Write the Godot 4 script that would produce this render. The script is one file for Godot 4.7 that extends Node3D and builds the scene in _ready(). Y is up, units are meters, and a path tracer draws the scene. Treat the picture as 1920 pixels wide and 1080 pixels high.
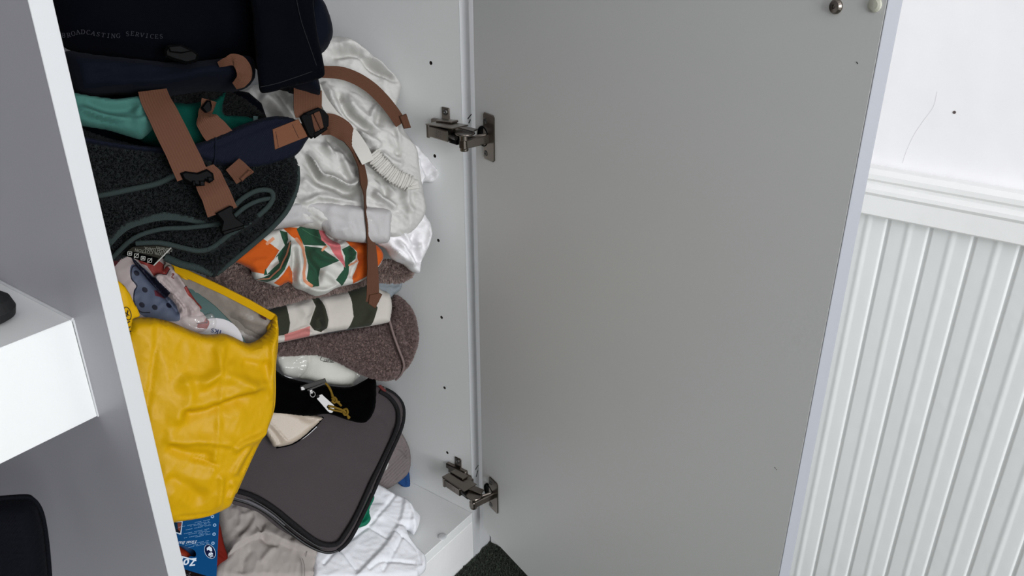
extends Node3D
# A wardrobe with its right door open on a heap of clothes, linen and bags, seen from the left.
# World: x runs along the wardrobe's front to the side wall (0 = inner face of the right side panel),
# y is up (0 = top of the wardrobe's bottom panel), z comes out of the wardrobe (0 = front edges of its panels).

var rng := RandomNumberGenerator.new()
var tex := {}
var M := {}
var names := {}


# ---------------------------------------------------------------- mesh collector
class MB:
	var v := PackedVector3Array()
	var n := PackedVector3Array()
	var t := PackedVector2Array()
	var i := PackedInt32Array()

	func tri(a: Vector3, b: Vector3, c: Vector3, ua := Vector2.ZERO, ub := Vector2.ZERO, uc := Vector2.ZERO) -> void:
		var nn := (b - a).cross(c - a).normalized()
		var k := v.size()
		v.append_array([a, b, c])
		n.append_array([nn, nn, nn])
		t.append_array([ua, ub, uc])
		i.append_array([k, k + 2, k + 1])

	func quad(a: Vector3, b: Vector3, c: Vector3, d: Vector3) -> void:
		tri(a, b, c, Vector2(0, 0), Vector2(1, 0), Vector2(1, 1))
		tri(a, c, d, Vector2(0, 0), Vector2(1, 1), Vector2(0, 1))

	# a chamfered box
	func box(x: Transform3D, s: Vector3, bev := 0.001) -> void:
		var h := s * 0.5
		var b := minf(bev, minf(h.x, minf(h.y, h.z)) * 0.9)
		for ax in 3:
			for sg in [-1.0, 1.0]:
				var A := Vector3.ZERO; A[ax] = sg
				var B := Vector3.ZERO; B[(ax + 1) % 3] = 1.0
				var D := A.cross(B)
				var hb: float = h[(ax + 1) % 3] - b
				var hd: float = absf(D.dot(h)) - b
				var c: Vector3 = A * h[ax]
				quad(x * (c - B * hb - D * hd), x * (c + B * hb - D * hd), x * (c + B * hb + D * hd), x * (c - B * hb + D * hd))
		if b < 1e-6: return
		for ax in 3:
			var p := (ax + 1) % 3
			var q := (ax + 2) % 3
			for sp in [-1.0, 1.0]:
				for sq in [-1.0, 1.0]:
					var e0 := Vector3.ZERO; e0[ax] = -(h[ax] - b)
					var e1 := Vector3.ZERO; e1[ax] = h[ax] - b
					var f := Vector3.ZERO; f[p] = sp * h[p]; f[q] = sq * (h[q] - b)
					var g := Vector3.ZERO; g[p] = sp * (h[p] - b); g[q] = sq * h[q]
					if (g - f).cross(e1 - e0).dot(f) > 0: quad(x * (e0 + f), x * (e0 + g), x * (e1 + g), x * (e1 + f))
					else: quad(x * (e0 + f), x * (e1 + f), x * (e1 + g), x * (e0 + g))
		for sx in [-1.0, 1.0]:
			for sy in [-1.0, 1.0]:
				for sz in [-1.0, 1.0]:
					var a := Vector3(sx * h.x, sy * (h.y - b), sz * (h.z - b))
					var bb := Vector3(sx * (h.x - b), sy * h.y, sz * (h.z - b))
					var cc := Vector3(sx * (h.x - b), sy * (h.y - b), sz * h.z)
					if (bb - a).cross(cc - a).dot(a) > 0: tri(x * a, x * bb, x * cc)
					else: tri(x * a, x * cc, x * bb)

	# a bar with a rectangular section between two points; the second side lies near up
	func bar(a: Vector3, b: Vector3, w: float, hgt: float, up := Vector3.UP, bev := 0.0008) -> void:
		var z := (b - a).normalized()
		var xx := up.cross(z).normalized()
		box(Transform3D(Basis(xx, z.cross(xx), z), (a + b) * 0.5), Vector3(w, hgt, a.distance_to(b)), bev)

	func smooth_grid(g: Array, wrap: bool) -> void:  # rows of PackedVector3Array; smooth normals
		var rows := g.size()
		var cols: int = g[0].size()
		var k := v.size()
		for r in rows:
			for c in cols:
				var l: Vector3 = g[r][(c - 1 + cols) % cols] if wrap or c > 0 else g[r][c]
				var rr: Vector3 = g[r][(c + 1) % cols] if wrap or c < cols - 1 else g[r][c]
				var d: Vector3 = g[maxi(r - 1, 0)][c]
				var u: Vector3 = g[mini(r + 1, rows - 1)][c]
				v.append(g[r][c])
				n.append((rr - l).cross(u - d).normalized())
				t.append(Vector2(float(c) / cols, float(r) / rows))
		for r in rows - 1:
			for c in (cols if wrap else cols - 1):
				var c2 := (c + 1) % cols
				i.append_array([k + r * cols + c, k + (r + 1) * cols + c2, k + r * cols + c2, k + r * cols + c, k + (r + 1) * cols + c, k + (r + 1) * cols + c2])

	func tube(pts: PackedVector3Array, rad: float, sides := 8, flat := 1.0, up := Vector3(0, 0, 1)) -> void:
		var g := []
		var ref := up
		for k in pts.size():
			var T := (pts[mini(k + 1, pts.size() - 1)] - pts[maxi(k - 1, 0)]).normalized()
			if absf(T.dot(ref)) > 0.95: ref = Vector3(0.3, 1, 0.2).normalized()
			var S := T.cross(ref).normalized()
			var U := T.cross(S)
			var row := PackedVector3Array()
			for j in sides:
				var a := TAU * j / sides
				row.append(pts[k] + S * cos(a) * rad + U * sin(a) * rad * flat)
			g.append(row)
		smooth_grid(g, true)
		for e in [0, pts.size() - 1]:
			for j in range(1, sides - 1):
				if e == 0: tri(g[e][0], g[e][j + 1], g[e][j])
				else: tri(g[e][0], g[e][j], g[e][j + 1])

	# profile: x = radius, y = height along the transform's y
	func lathe(x: Transform3D, prof: PackedVector2Array, sides := 20) -> void:
		for k in prof.size() - 1:
			for j in sides:
				var a0 := TAU * j / sides
				var a1 := TAU * (j + 1) / sides
				var P := [prof[k], prof[k + 1]]
				var c00 := x * Vector3(P[0].x * cos(a0), P[0].y, -P[0].x * sin(a0))
				var c01 := x * Vector3(P[0].x * cos(a1), P[0].y, -P[0].x * sin(a1))
				var c10 := x * Vector3(P[1].x * cos(a0), P[1].y, -P[1].x * sin(a0))
				var c11 := x * Vector3(P[1].x * cos(a1), P[1].y, -P[1].x * sin(a1))
				if P[0].x > 1e-6: tri(c00, c01, c11)
				if P[1].x > 1e-6: tri(c00, c11, c10)

	func build() -> ArrayMesh:
		var a := []
		a.resize(Mesh.ARRAY_MAX)
		a[Mesh.ARRAY_VERTEX] = v
		a[Mesh.ARRAY_NORMAL] = n
		a[Mesh.ARRAY_TEX_UV] = t
		a[Mesh.ARRAY_INDEX] = i
		var m := ArrayMesh.new()
		m.add_surface_from_arrays(Mesh.PRIMITIVE_TRIANGLES, a)
		return m


# ---------------------------------------------------------------- painter for printed cloth and card
class Paint:
	var im: Image
	var lo: Vector2
	var k: float

	func _init(lo_: Vector2, hi: Vector2, px: int, bg: Color) -> void:
		lo = lo_
		var s := hi - lo_
		k = px / maxf(s.x, s.y)
		im = Image.create(maxi(8, int(s.x * k)), maxi(8, int(s.y * k)), false, Image.FORMAT_RGBA8)
		im.fill(bg)

	func at(p: Vector2) -> Vector2:
		return Vector2((p.x - lo.x) * k, im.get_height() - (p.y - lo.y) * k)

	func poly(pts: PackedVector2Array, c: Color) -> void:
		var q := PackedVector2Array()
		var y0 := 1e9
		var y1 := -1e9
		for p in pts:
			var a := at(p)
			q.append(a); y0 = minf(y0, a.y); y1 = maxf(y1, a.y)
		for y in range(maxi(0, int(y0)), mini(im.get_height() - 1, int(y1) + 1) + 1):
			var xs := []
			var yy := y + 0.5
			for j in q.size():
				var a := q[j]
				var b := q[(j + 1) % q.size()]
				if (a.y <= yy) != (b.y <= yy): xs.append(a.x + (yy - a.y) / (b.y - a.y) * (b.x - a.x))
			xs.sort()
			for j in range(0, xs.size() - 1, 2):
				var xa := maxi(0, int(round(xs[j])))
				var xb := mini(im.get_width(), int(round(xs[j + 1])))
				if xb > xa: im.fill_rect(Rect2i(xa, y, xb - xa, 1), c)

	func line(pts: PackedVector2Array, w: float, c: Color) -> void:
		for j in pts.size() - 1:
			var d := (pts[j + 1] - pts[j]).normalized().orthogonal() * w * 0.5
			poly(PackedVector2Array([pts[j] + d, pts[j + 1] + d, pts[j + 1] - d, pts[j] - d]), c)
			disc(pts[j], w * 0.5, w * 0.5, c)

	func disc(c0: Vector2, rx: float, ry: float, c: Color, ang := 0.0) -> void:
		var q := PackedVector2Array()
		for j in 16: q.append(c0 + Vector2(cos(TAU * j / 16) * rx, sin(TAU * j / 16) * ry).rotated(ang))
		poly(q, c)

	func done() -> ImageTexture:
		return ImageTexture.create_from_image(im)


# ---------------------------------------------------------------- naming and placing
func frame(x: float, y: float, z: float, a: float, e: float) -> Transform3D:
	# a face of a thing: origin, then its right, its up and its outward direction; a turns it to the left, e tips it back
	var ar := deg_to_rad(a)
	var er := deg_to_rad(e)
	var nn := Vector3(-sin(ar) * cos(er), sin(er), cos(ar) * cos(er))
	var uu := Vector3.UP.cross(nn).normalized()
	return Transform3D(Basis(uu, nn.cross(uu), nn), Vector3(x, y, z))

func pv(a: Array) -> PackedVector2Array:  # millimetres
	var r := PackedVector2Array()
	for k in range(0, a.size(), 2): r.append(Vector2(a[k], a[k + 1]) * 0.001)
	return r

func pv3(a: Array) -> PackedVector3Array:
	var r := PackedVector3Array()
	for k in range(0, a.size(), 3): r.append(Vector3(a[k], a[k + 1], a[k + 2]) * 0.001)
	return r

func spline(p: PackedVector2Array, closed := true, k := 3) -> PackedVector2Array:
	var r := PackedVector2Array()
	var c := p.size()
	for j in (c if closed else c - 1):
		var a := p[(j - 1 + c) % c] if closed or j > 0 else p[j]
		var b := p[j]
		var d := p[(j + 1) % c]
		var e := p[(j + 2) % c] if closed or j + 2 < c else d
		for s in k: r.append(b.cubic_interpolate(d, a, e, float(s) / k))
	if not closed: r.append(p[c - 1])
	return r

func spline3(p: PackedVector3Array, k := 4) -> PackedVector3Array:
	var r := PackedVector3Array()
	var c := p.size()
	for j in c - 1:
		for s in k: r.append(p[j].cubic_interpolate(p[j + 1], p[maxi(j - 1, 0)], p[mini(j + 2, c - 1)], float(s) / k))
	r.append(p[c - 1])
	return r

func thing(called: String, label: String, category: String, x := Transform3D(), group := "") -> Node3D:
	var o := Node3D.new()
	o.name = numbered(called)
	add_child(o, true)
	o.transform = x
	tag(o, label, category, group)
	return o

func numbered(called: String) -> String:
	var k: int = names.get(called, 0)
	names[called] = k + 1
	return called if k == 0 else "%s_%03d" % [called, k]

func tag(o: Node3D, label: String, category := "", group := "", kind := "") -> Node3D:
	if label: o.set_meta("label", label)
	if category: o.set_meta("category", category)
	if group: o.set_meta("group", group)
	if kind: o.set_meta("kind", kind)
	return o

func part(called: String, mesh: Mesh, m: Material, parent: Node, x := Transform3D()) -> MeshInstance3D:
	var o := MeshInstance3D.new()
	o.name = numbered(called) if parent == self else called
	o.mesh = mesh
	o.material_override = m
	o.cast_shadow = GeometryInstance3D.SHADOW_CASTING_SETTING_ON
	o.transform = x
	parent.add_child(o, true)
	return o

func block(called: String, lo: Vector3, hi: Vector3, m: Material, parent: Node, bev := 0.0008) -> MeshInstance3D:
	var b := MB.new()
	b.box(Transform3D(Basis(), Vector3.ZERO), hi - lo, bev)
	return part(called, b.build(), m, parent, Transform3D(Basis(), (lo + hi) * 0.5))

func mat(c: Color, rough := 0.9, o := {}) -> StandardMaterial3D:
	var m := StandardMaterial3D.new()
	m.albedo_color = c
	m.roughness = rough
	m.metallic = o.get("metal", 0.0)
	if o.has("spec"): m.metallic_specular = o.spec
	if o.has("bump"):
		m.heightmap_enabled = true
		m.heightmap_texture = tex[o.bump[0]]
		m.heightmap_scale = o.bump[2]
		m.uv1_triplanar = true
		m.uv1_scale = Vector3.ONE * o.bump[1]
	if o.has("rim"):
		m.rim_enabled = true
		m.rim = o.rim
		m.rim_tint = 0.6
	if o.has("back"):
		m.backlight_enabled = true
		m.backlight = o.back
	if o.has("image"): m.albedo_texture = o.image
	if o.has("tint"):  # a cloudy tone of the stuff itself, triplanar
		m.albedo_texture = tex[o.tint]
		m.uv1_triplanar = true
	return m

func noise_tex(freq: float, type: int, oct: int, seed_: int, size := 256) -> NoiseTexture2D:
	var f := FastNoiseLite.new()
	f.seed = seed_
	f.frequency = freq
	f.noise_type = type
	f.fractal_octaves = oct
	if oct < 2: f.fractal_type = FastNoiseLite.FRACTAL_NONE
	var t := NoiseTexture2D.new()
	t.width = size
	t.height = size
	t.seamless = true
	t.noise = f
	return t

func weave_tex(kind: int) -> ImageTexture:
	var s := 64
	var im := Image.create(s, s, false, Image.FORMAT_L8)
	for y in s:
		for x in s:
			var h := 0.5
			if kind == 0: h = 0.5 + 0.25 * sin(TAU * x / 8.0) * sin(TAU * y / 8.0) + 0.15 * sin(TAU * (x + y) / 4.0)   # plain weave
			elif kind == 1: h = 0.5 + 0.45 * sin(TAU * (x + y) / 8.0)                                                       # twill
			elif kind == 2: h = 0.5 + 0.35 * sin(TAU * x / 8.0) + 0.12 * sin(TAU * y / 4.0 + (PI if int(x / 8.0) % 2 else 0.0))  # webbing
			elif kind == 3: h = 0.5 + 0.45 * sin(TAU * x / 16.0)                                                            # cords
			im.set_pixel(x, y, Color(h, h, h))
	return ImageTexture.create_from_image(im)


# ---------------------------------------------------------------- cloth: a closed soft body over an outline
# o: t, tb front and back thickness, r how far in from the rim it is full, h cell, folds [[points, height, width left, width right], ...] in millimetres,
# noise [[height mm, waves per metre, ridged, direction, stretch], ...], fn an added height, sharp corners
var last := {}

func to_segment(p: Vector2, a: Vector2, b: Vector2) -> float:
	var d := b - a
	var l := d.length_squared()
	var s := clampf((p - a).dot(d) / l, 0.0, 1.0) if l > 1e-12 else 0.0
	return p.distance_to(a + d * s)

func rim_distance(p: Vector2, q: PackedVector2Array) -> float:
	var best := 1e9
	var a := q[q.size() - 1]
	for b in q:
		var d := b - a
		var l := d.length_squared()
		if l > 1e-12:
			var w := p - a
			var s := clampf(w.dot(d) / l, 0.0, 1.0)
			best = minf(best, (w - d * s).length_squared())
		a = b
	return sqrt(best)

func cloth(called: String, parent: Node, m: Material, x: Transform3D, outline: PackedVector2Array, o := {}) -> MeshInstance3D:
	var q := outline if o.get("sharp", false) else spline(outline, true, 3)
	if Geometry2D.is_polygon_clockwise(q): q.reverse()
	var h: float = o.get("h", 3.0) * 0.001
	var T: float = o.get("t", 12.0) * 0.001
	var TB: float = o.get("tb", 20.0) * 0.001
	var R: float = o.get("r", 12.0) * 0.001
	var lo := q[0]
	var hi := q[0]
	for p in q:
		lo = lo.min(p); hi = hi.max(p)
	# folds
	var F := []
	for f in o.get("folds", []):
		var fp := pv(f[0]) if f[0] is Array else f[0] as PackedVector2Array
		if fp.size() > 2: fp = spline(fp, false, 3)
		var wl: float = f[2] * 0.001
		var wr: float = f[3] * 0.001
		var g := 2.1 * maxf(wl, wr)
		var a := fp[0]
		var b := fp[0]
		for p in fp:
			a = a.min(p); b = b.max(p)
		var len := PackedFloat32Array([0.0])
		for k in range(1, fp.size()): len.append(len[k - 1] + fp[k].distance_to(fp[k - 1]))
		F.append([fp, f[1] * 0.001 * o.get("fs", 1.0), wl, wr, Rect2(a - Vector2(g, g), b - a + Vector2(g, g) * 2), len, f[4] if f.size() > 4 else 0.18])
	var NZ := []
	for nz in o.get("noise", []):
		var fn := FastNoiseLite.new()
		fn.seed = int(nz[0] * 100 + nz[1] * 7) + int(o.get("seed", 1)) * 31
		fn.frequency = nz[1]
		fn.noise_type = FastNoiseLite.TYPE_SIMPLEX_SMOOTH
		fn.fractal_type = FastNoiseLite.FRACTAL_NONE
		fn.domain_warp_enabled = true
		fn.domain_warp_amplitude = 0.35 / nz[1]
		fn.domain_warp_frequency = nz[1] * 0.8
		NZ.append([fn, nz[0] * 0.001, nz[2], deg_to_rad(nz[3] if nz.size() > 3 else 0.0), nz[4] if nz.size() > 4 else 1.0])
	var extra = o.get("fn", null)
	var nx := int(ceil((hi.x - lo.x) / h)) + 1
	var ny := int(ceil((hi.y - lo.y) / h)) + 1
	var D := PackedFloat32Array()
	D.resize((nx + 1) * (ny + 1))
	for iy in ny + 1:
		for ix in nx + 1:
			var p := lo + Vector2(ix - 0.37, iy - 0.41) * h
			var d := rim_distance(p, q)
			D[iy * (nx + 1) + ix] = d if Geometry2D.is_point_in_polygon(p, q) else -d
	var V := PackedVector2Array()
	var VD := PackedFloat32Array()
	var idx := {}
	var tris := PackedInt32Array()
	for iy in ny:
		for ix in nx:
			var d0 := D[iy * (nx + 1) + ix]
			var d1 := D[iy * (nx + 1) + ix + 1]
			var d2 := D[(iy + 1) * (nx + 1) + ix + 1]
			var d3 := D[(iy + 1) * (nx + 1) + ix]
			var mx := maxf(maxf(d0, d1), maxf(d2, d3))
			var mn := minf(minf(d0, d1), minf(d2, d3))
			if mx < -1.5 * h: continue
			var c0 := lo + Vector2(ix - 0.37, iy - 0.41) * h
			var cell := PackedVector2Array([c0, c0 + Vector2(h, 0), c0 + Vector2(h, h), c0 + Vector2(0, h)])
			var polys := [cell]
			if mn < 1.5 * h: polys = Geometry2D.intersect_polygons(q, cell)
			for pl in polys:
				if pl.size() < 3 or Geometry2D.is_polygon_clockwise(pl): continue
				var loc := PackedInt32Array()
				for p in pl:
					var key := Vector2i(int(round(p.x * 1e5)), int(round(p.y * 1e5)))
					if not idx.has(key):
						idx[key] = V.size()
						V.append(p)
						VD.append(rim_distance(p, q) if mn < 1.5 * h else -1.0)
					loc.append(idx[key])
				if pl.size() == 4 and mn >= 1.5 * h:
					for c in 4:
						if VD[loc[c]] < 0: VD[loc[c]] = [d0, d1, d2, d3][c]
					if (ix + iy) % 2: tris.append_array([loc[0], loc[1], loc[2], loc[0], loc[2], loc[3]])
					else: tris.append_array([loc[0], loc[1], loc[3], loc[1], loc[2], loc[3]])
				else:
					var tr := Geometry2D.triangulate_polygon(pl)
					for c in range(0, tr.size(), 3):
						var A := loc[tr[c]]
						var B := loc[tr[c + 1]]
						var E := loc[tr[c + 2]]
						var area := (V[B] - V[A]).cross(V[E] - V[A])
						if absf(area) < 1e-11: continue
						if area > 0: tris.append_array([A, B, E])
						else: tris.append_array([A, E, B])
	var nv := V.size()
	var P := PackedVector3Array()
	P.resize(nv * 2)
	var rim := PackedByteArray()
	rim.resize(nv)
	for k in nv:
		var p := V[k]
		var d := maxf(VD[k], 0.0)
		if d < 2e-5:
			d = 0.0
			rim[k] = 1
		var s := minf(d / R, 1.0)
		var f := sqrt(maxf(0.0, 1.0 - (1.0 - s) * (1.0 - s)))
		var mask := minf(d / 0.007, 1.0)
		mask = mask * mask * (3.0 - 2.0 * mask)
		var z := T * f
		for fd in F:
			var box: Rect2 = fd[4]
			if not box.has_point(p): continue
			var fp: PackedVector2Array = fd[0]
			var best := 1e9
			var side := 1.0
			var along := 0.0
			for j in fp.size() - 1:
				var e := fp[j + 1] - fp[j]
				var w := p - fp[j]
				var l := e.length_squared()
				var ss := clampf(w.dot(e) / l, 0.0, 1.0) if l > 1e-12 else 0.0
				var dd := (w - e * ss).length_squared()
				if dd < best:
					best = dd
					side = e.cross(w)
					along = fd[5][j] + ss * sqrt(l)
			var total: float = fd[5][fp.size() - 1]
			var wd: float = fd[2] if side > 0 else fd[3]
			var ta: float = fd[6]
			var end := minf(along, total - along) / maxf(total * ta, 1e-6) if ta > 0 else 1.0
			end = clampf(end, 0.0, 1.0)
			end = end * end * (3.0 - 2.0 * end)
			z += fd[1] * exp(-best / (wd * wd)) * mask * end
		for nz in NZ:
			var pr := p.rotated(-nz[3])
			pr.y *= nz[4]
			var val: float = nz[0].get_noise_2d(pr.x, pr.y)
			if nz[2] == 1: val = 1.0 - 2.2 * absf(val)
			elif nz[2] == 2: val = absf(val) * 2.0 - 0.6
			z += nz[1] * val * mask
		if extra != null: z += extra.call(p, d) * mask
		P[k] = Vector3(p.x, p.y, z)
		P[nv + k] = Vector3(p.x, p.y, -TB * f) if not rim[k] else P[k]
	var N := PackedVector3Array()
	N.resize(nv * 2)
	var I := PackedInt32Array()
	I.resize(tris.size() * 2)
	for c in range(0, tris.size(), 3):
		var A := tris[c]
		var B := tris[c + 1]
		var E := tris[c + 2]
		var nn := (P[B] - P[A]).cross(P[E] - P[A])
		N[A] += nn; N[B] += nn; N[E] += nn
		I[c] = A; I[c + 1] = E; I[c + 2] = B
		var A2 := A + nv
		var B2 := B + nv
		var E2 := E + nv
		var n2 := (P[E2] - P[A2]).cross(P[B2] - P[A2])
		N[A2] += n2; N[B2] += n2; N[E2] += n2
		var cc := tris.size() + c
		I[cc] = A2; I[cc + 1] = B2; I[cc + 2] = E2
	var UV := PackedVector2Array()
	UV.resize(nv * 2)
	for k in nv * 2:
		N[k] = N[k].normalized()
		UV[k] = Vector2((P[k].x - lo.x) / (hi.x - lo.x), (hi.y - P[k].y) / (hi.y - lo.y))
	for k in nv:
		if rim[k]:
			N[k] = (N[k] + N[k + nv]).normalized()
			N[k + nv] = N[k]
	var a := []
	a.resize(Mesh.ARRAY_MAX)
	a[Mesh.ARRAY_VERTEX] = P
	a[Mesh.ARRAY_NORMAL] = N
	a[Mesh.ARRAY_TEX_UV] = UV
	a[Mesh.ARRAY_INDEX] = I
	var am := ArrayMesh.new()
	am.add_surface_from_arrays(Mesh.PRIMITIVE_TRIANGLES, a)
	last = {"P": P, "N": N, "tris": tris, "lo": lo, "hi": hi}
	return part(called, am, m, parent, x)

func outline_box(outline: PackedVector2Array) -> Array:  # the corners that cloth() fits a print to
	var q := spline(outline, true, 3)
	var lo := q[0]
	var hi := q[0]
	for p in q:
		lo = lo.min(p); hi = hi.max(p)
	return [lo, hi]

# short fibres standing on the front of the last cloth; clumps lean together
func fibres(called: String, parent: Node, m: Material, x: Transform3D, count: int, length: float, width: float, lean: float, c0: Color, c1: Color, seed_: int, keep = null) -> void:
	var P: PackedVector3Array = last.P
	var N: PackedVector3Array = last.N
	var tris: PackedInt32Array = last.tris
	var area := PackedFloat32Array()
	var sum := 0.0
	for c in range(0, tris.size(), 3):
		sum += (P[tris[c + 1]] - P[tris[c]]).cross(P[tris[c + 2]] - P[tris[c]]).length()
		area.append(sum)
	var fn := FastNoiseLite.new()
	fn.seed = seed_
	fn.frequency = 190.0
	fn.fractal_type = FastNoiseLite.FRACTAL_NONE
	var r := RandomNumberGenerator.new()
	r.seed = seed_
	var b := MB.new()
	var tip := Vector3(0.0, 1.0, 0.12)
	var ring := PackedVector3Array()
	var mid := PackedVector3Array()
	for j in 3:
		var an := TAU * j / 3
		ring.append(Vector3(cos(an) * 0.5, 0, sin(an) * 0.5))
		mid.append(Vector3(cos(an) * 0.42, 0.6, sin(an) * 0.42 + 0.03))
	for j in 3:
		var j2 := (j + 1) % 3
		b.tri(ring[j], mid[j], mid[j2]); b.tri(ring[j], mid[j2], ring[j2]); b.tri(mid[j], tip, mid[j2])
	var mm := MultiMesh.new()
	mm.transform_format = MultiMesh.TRANSFORM_3D
	mm.use_colors = true
	mm.mesh = b.build()
	var xf := []
	var col := []
	for k in count:
		var ti := area.bsearch(r.randf() * sum)
		ti = mini(ti, area.size() - 1)
		var A := tris[ti * 3]
		var B := tris[ti * 3 + 1]
		var E := tris[ti * 3 + 2]
		var u := r.randf()
		var w := r.randf()
		if u + w > 1.0:
			u = 1.0 - u; w = 1.0 - w
		var pos := P[A] + (P[B] - P[A]) * u + (P[E] - P[A]) * w
		if keep != null and not keep.call(Vector2(pos.x, pos.y)): continue
		var nn := (N[A] + N[B] + N[E]).normalized()
		var dx := fn.get_noise_2d(pos.x, pos.y)
		var dy := fn.get_noise_2d(pos.x + 3.1, pos.y + 1.7)
		var dir := (nn + Vector3(dx + r.randf_range(-0.15, 0.15), dy + r.randf_range(-0.15, 0.15), 0) * lean * 1.6).normalized()
		var side := dir.cross(Vector3(r.randf_range(-1, 1), r.randf_range(-1, 1), 0.3)).normalized()
		var L := length * r.randf_range(0.6, 1.15)
		xf.append(Transform3D(Basis(side * width, dir * L, side.cross(dir) * width), pos - nn * 0.0004))
		col.append(c0.lerp(c1, clampf(0.5 + 0.5 * fn.get_noise_2d(pos.y * 0.7 + 9.0, pos.x * 0.7) + r.randf_range(-0.25, 0.25), 0, 1)).srgb_to_linear())
	mm.instance_count = xf.size()
	for k in xf.size():
		mm.set_instance_transform(k, xf[k])
		mm.set_instance_color(k, col[k])
	var o := MultiMeshInstance3D.new()
	o.name = called
	o.multimesh = mm
	o.material_override = m
	o.transform = x
	o.set_meta("kind", "stuff")
	parent.add_child(o, true)

# a flat strap along points of [u, v, height, width, roll in degrees] (millimetres)
func strap(called: String, parent: Node, m: Material, x: Transform3D, a: Array, thick := 1.4) -> MeshInstance3D:
	var pts := PackedVector3Array()
	var wr := PackedVector2Array()
	for k in range(0, a.size(), 5):
		pts.append(Vector3(a[k], a[k + 1], a[k + 2]) * 0.001)
		wr.append(Vector2(a[k + 3] * 0.001, deg_to_rad(a[k + 4])))
	var c := spline3(pts, 6)
	var w2 := PackedVector2Array()
	for j in pts.size() - 1:
		for s in 6: w2.append(wr[j].lerp(wr[j + 1], smoothstep(0.0, 1.0, s / 6.0)))
	w2.append(wr[wr.size() - 1])
	var th := thick * 0.0005
	var b := MB.new()
	var rows := [[], [], [], []]
	var along := 0.0
	var ls := PackedFloat32Array()
	for k in c.size():
		if k: along += c[k].distance_to(c[k - 1])
		ls.append(along)
		var Tn := (c[mini(k + 1, c.size() - 1)] - c[maxi(k - 1, 0)]).normalized()
		var S := Tn.cross(Vector3(0, 0, 1)).normalized().rotated(Tn, w2[k].y)
		var U := S.cross(Tn)
		var hw := w2[k].x * 0.5
		rows[0].append(c[k] - S * hw + U * th); rows[1].append(c[k] + S * hw + U * th)
		rows[2].append(c[k] + S * hw - U * th); rows[3].append(c[k] - S * hw - U * th)
	for f in 4:
		var g := []
		for k in c.size(): g.append(PackedVector3Array([rows[f][k], rows[(f + 1) % 4][k]]))
		var k0 := b.v.size()
		b.smooth_grid(g, false)
		for k in c.size():
			b.t[k0 + k * 2] = Vector2(0, ls[k] / 0.025)
			b.t[k0 + k * 2 + 1] = Vector2(1, ls[k] / 0.025)
	var e := c.size() - 1
	b.quad(rows[0][0], rows[3][0], rows[2][0], rows[1][0])
	b.quad(rows[0][e], rows[1][e], rows[2][e], rows[3][e])
	return part(called, b.build(), m, parent, x)

# a plate with a chamfered rim over a polygon between two heights (millimetres)
func plate(called: String, parent: Node, m: Material, x: Transform3D, poly: PackedVector2Array, z0: float, z1: float, bev := 0.6) -> MeshInstance3D:
	var q := poly.duplicate()
	if Geometry2D.is_polygon_clockwise(q): q.reverse()
	var bv := bev * 0.001
	var ins := PackedVector2Array()
	var c := q.size()
	for j in c:
		var e0 := (q[j] - q[(j - 1 + c) % c]).normalized()
		var e1 := (q[(j + 1) % c] - q[j]).normalized()
		var n0 := Vector2(-e0.y, e0.x)
		var n1 := Vector2(-e1.y, e1.x)
		var mid := (n0 + n1).normalized()
		ins.append(q[j] + mid * bv / maxf(mid.dot(n1), 0.4))
	var a := z0 * 0.001
	var d := z1 * 0.001
	var b := MB.new()
	var tr := Geometry2D.triangulate_polygon(ins)
	var lo := q[0]
	var hi := q[0]
	for p in q:
		lo = lo.min(p); hi = hi.max(p)
	var uvf := func(p: Vector2) -> Vector2: return Vector2((p.x - lo.x) / (hi.x - lo.x), (hi.y - p.y) / (hi.y - lo.y))
	for k in range(0, tr.size(), 3):
		var A := ins[tr[k]]
		var B := ins[tr[k + 1]]
		var E := ins[tr[k + 2]]
		if (B - A).cross(E - A) < 0:
			var sw := B; B = E; E = sw
		b.tri(Vector3(A.x, A.y, d), Vector3(B.x, B.y, d), Vector3(E.x, E.y, d), uvf.call(A), uvf.call(B), uvf.call(E))
		b.tri(Vector3(A.x, A.y, a), Vector3(E.x, E.y, a), Vector3(B.x, B.y, a))
	for j in c:
		var k := (j + 1) % c
		b.quad(Vector3(ins[j].x, ins[j].y, a), Vector3(ins[k].x, ins[k].y, a), Vector3(q[k].x, q[k].y, a + bv), Vector3(q[j].x, q[j].y, a + bv))
		b.quad(Vector3(q[j].x, q[j].y, a + bv), Vector3(q[k].x, q[k].y, a + bv), Vector3(q[k].x, q[k].y, d - bv), Vector3(q[j].x, q[j].y, d - bv))
		b.quad(Vector3(q[j].x, q[j].y, d - bv), Vector3(q[k].x, q[k].y, d - bv), Vector3(ins[k].x, ins[k].y, d), Vector3(ins[j].x, ins[j].y, d))
	return part(called, b.build(), m, parent, x)

func cord(called: String, parent: Node, m: Material, x: Transform3D, a: Array, rad: float, sides := 8) -> MeshInstance3D:
	var b := MB.new()
	b.tube(spline3(pv3(a), 4), rad * 0.001, sides)
	return part(called, b.build(), m, parent, x)

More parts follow.
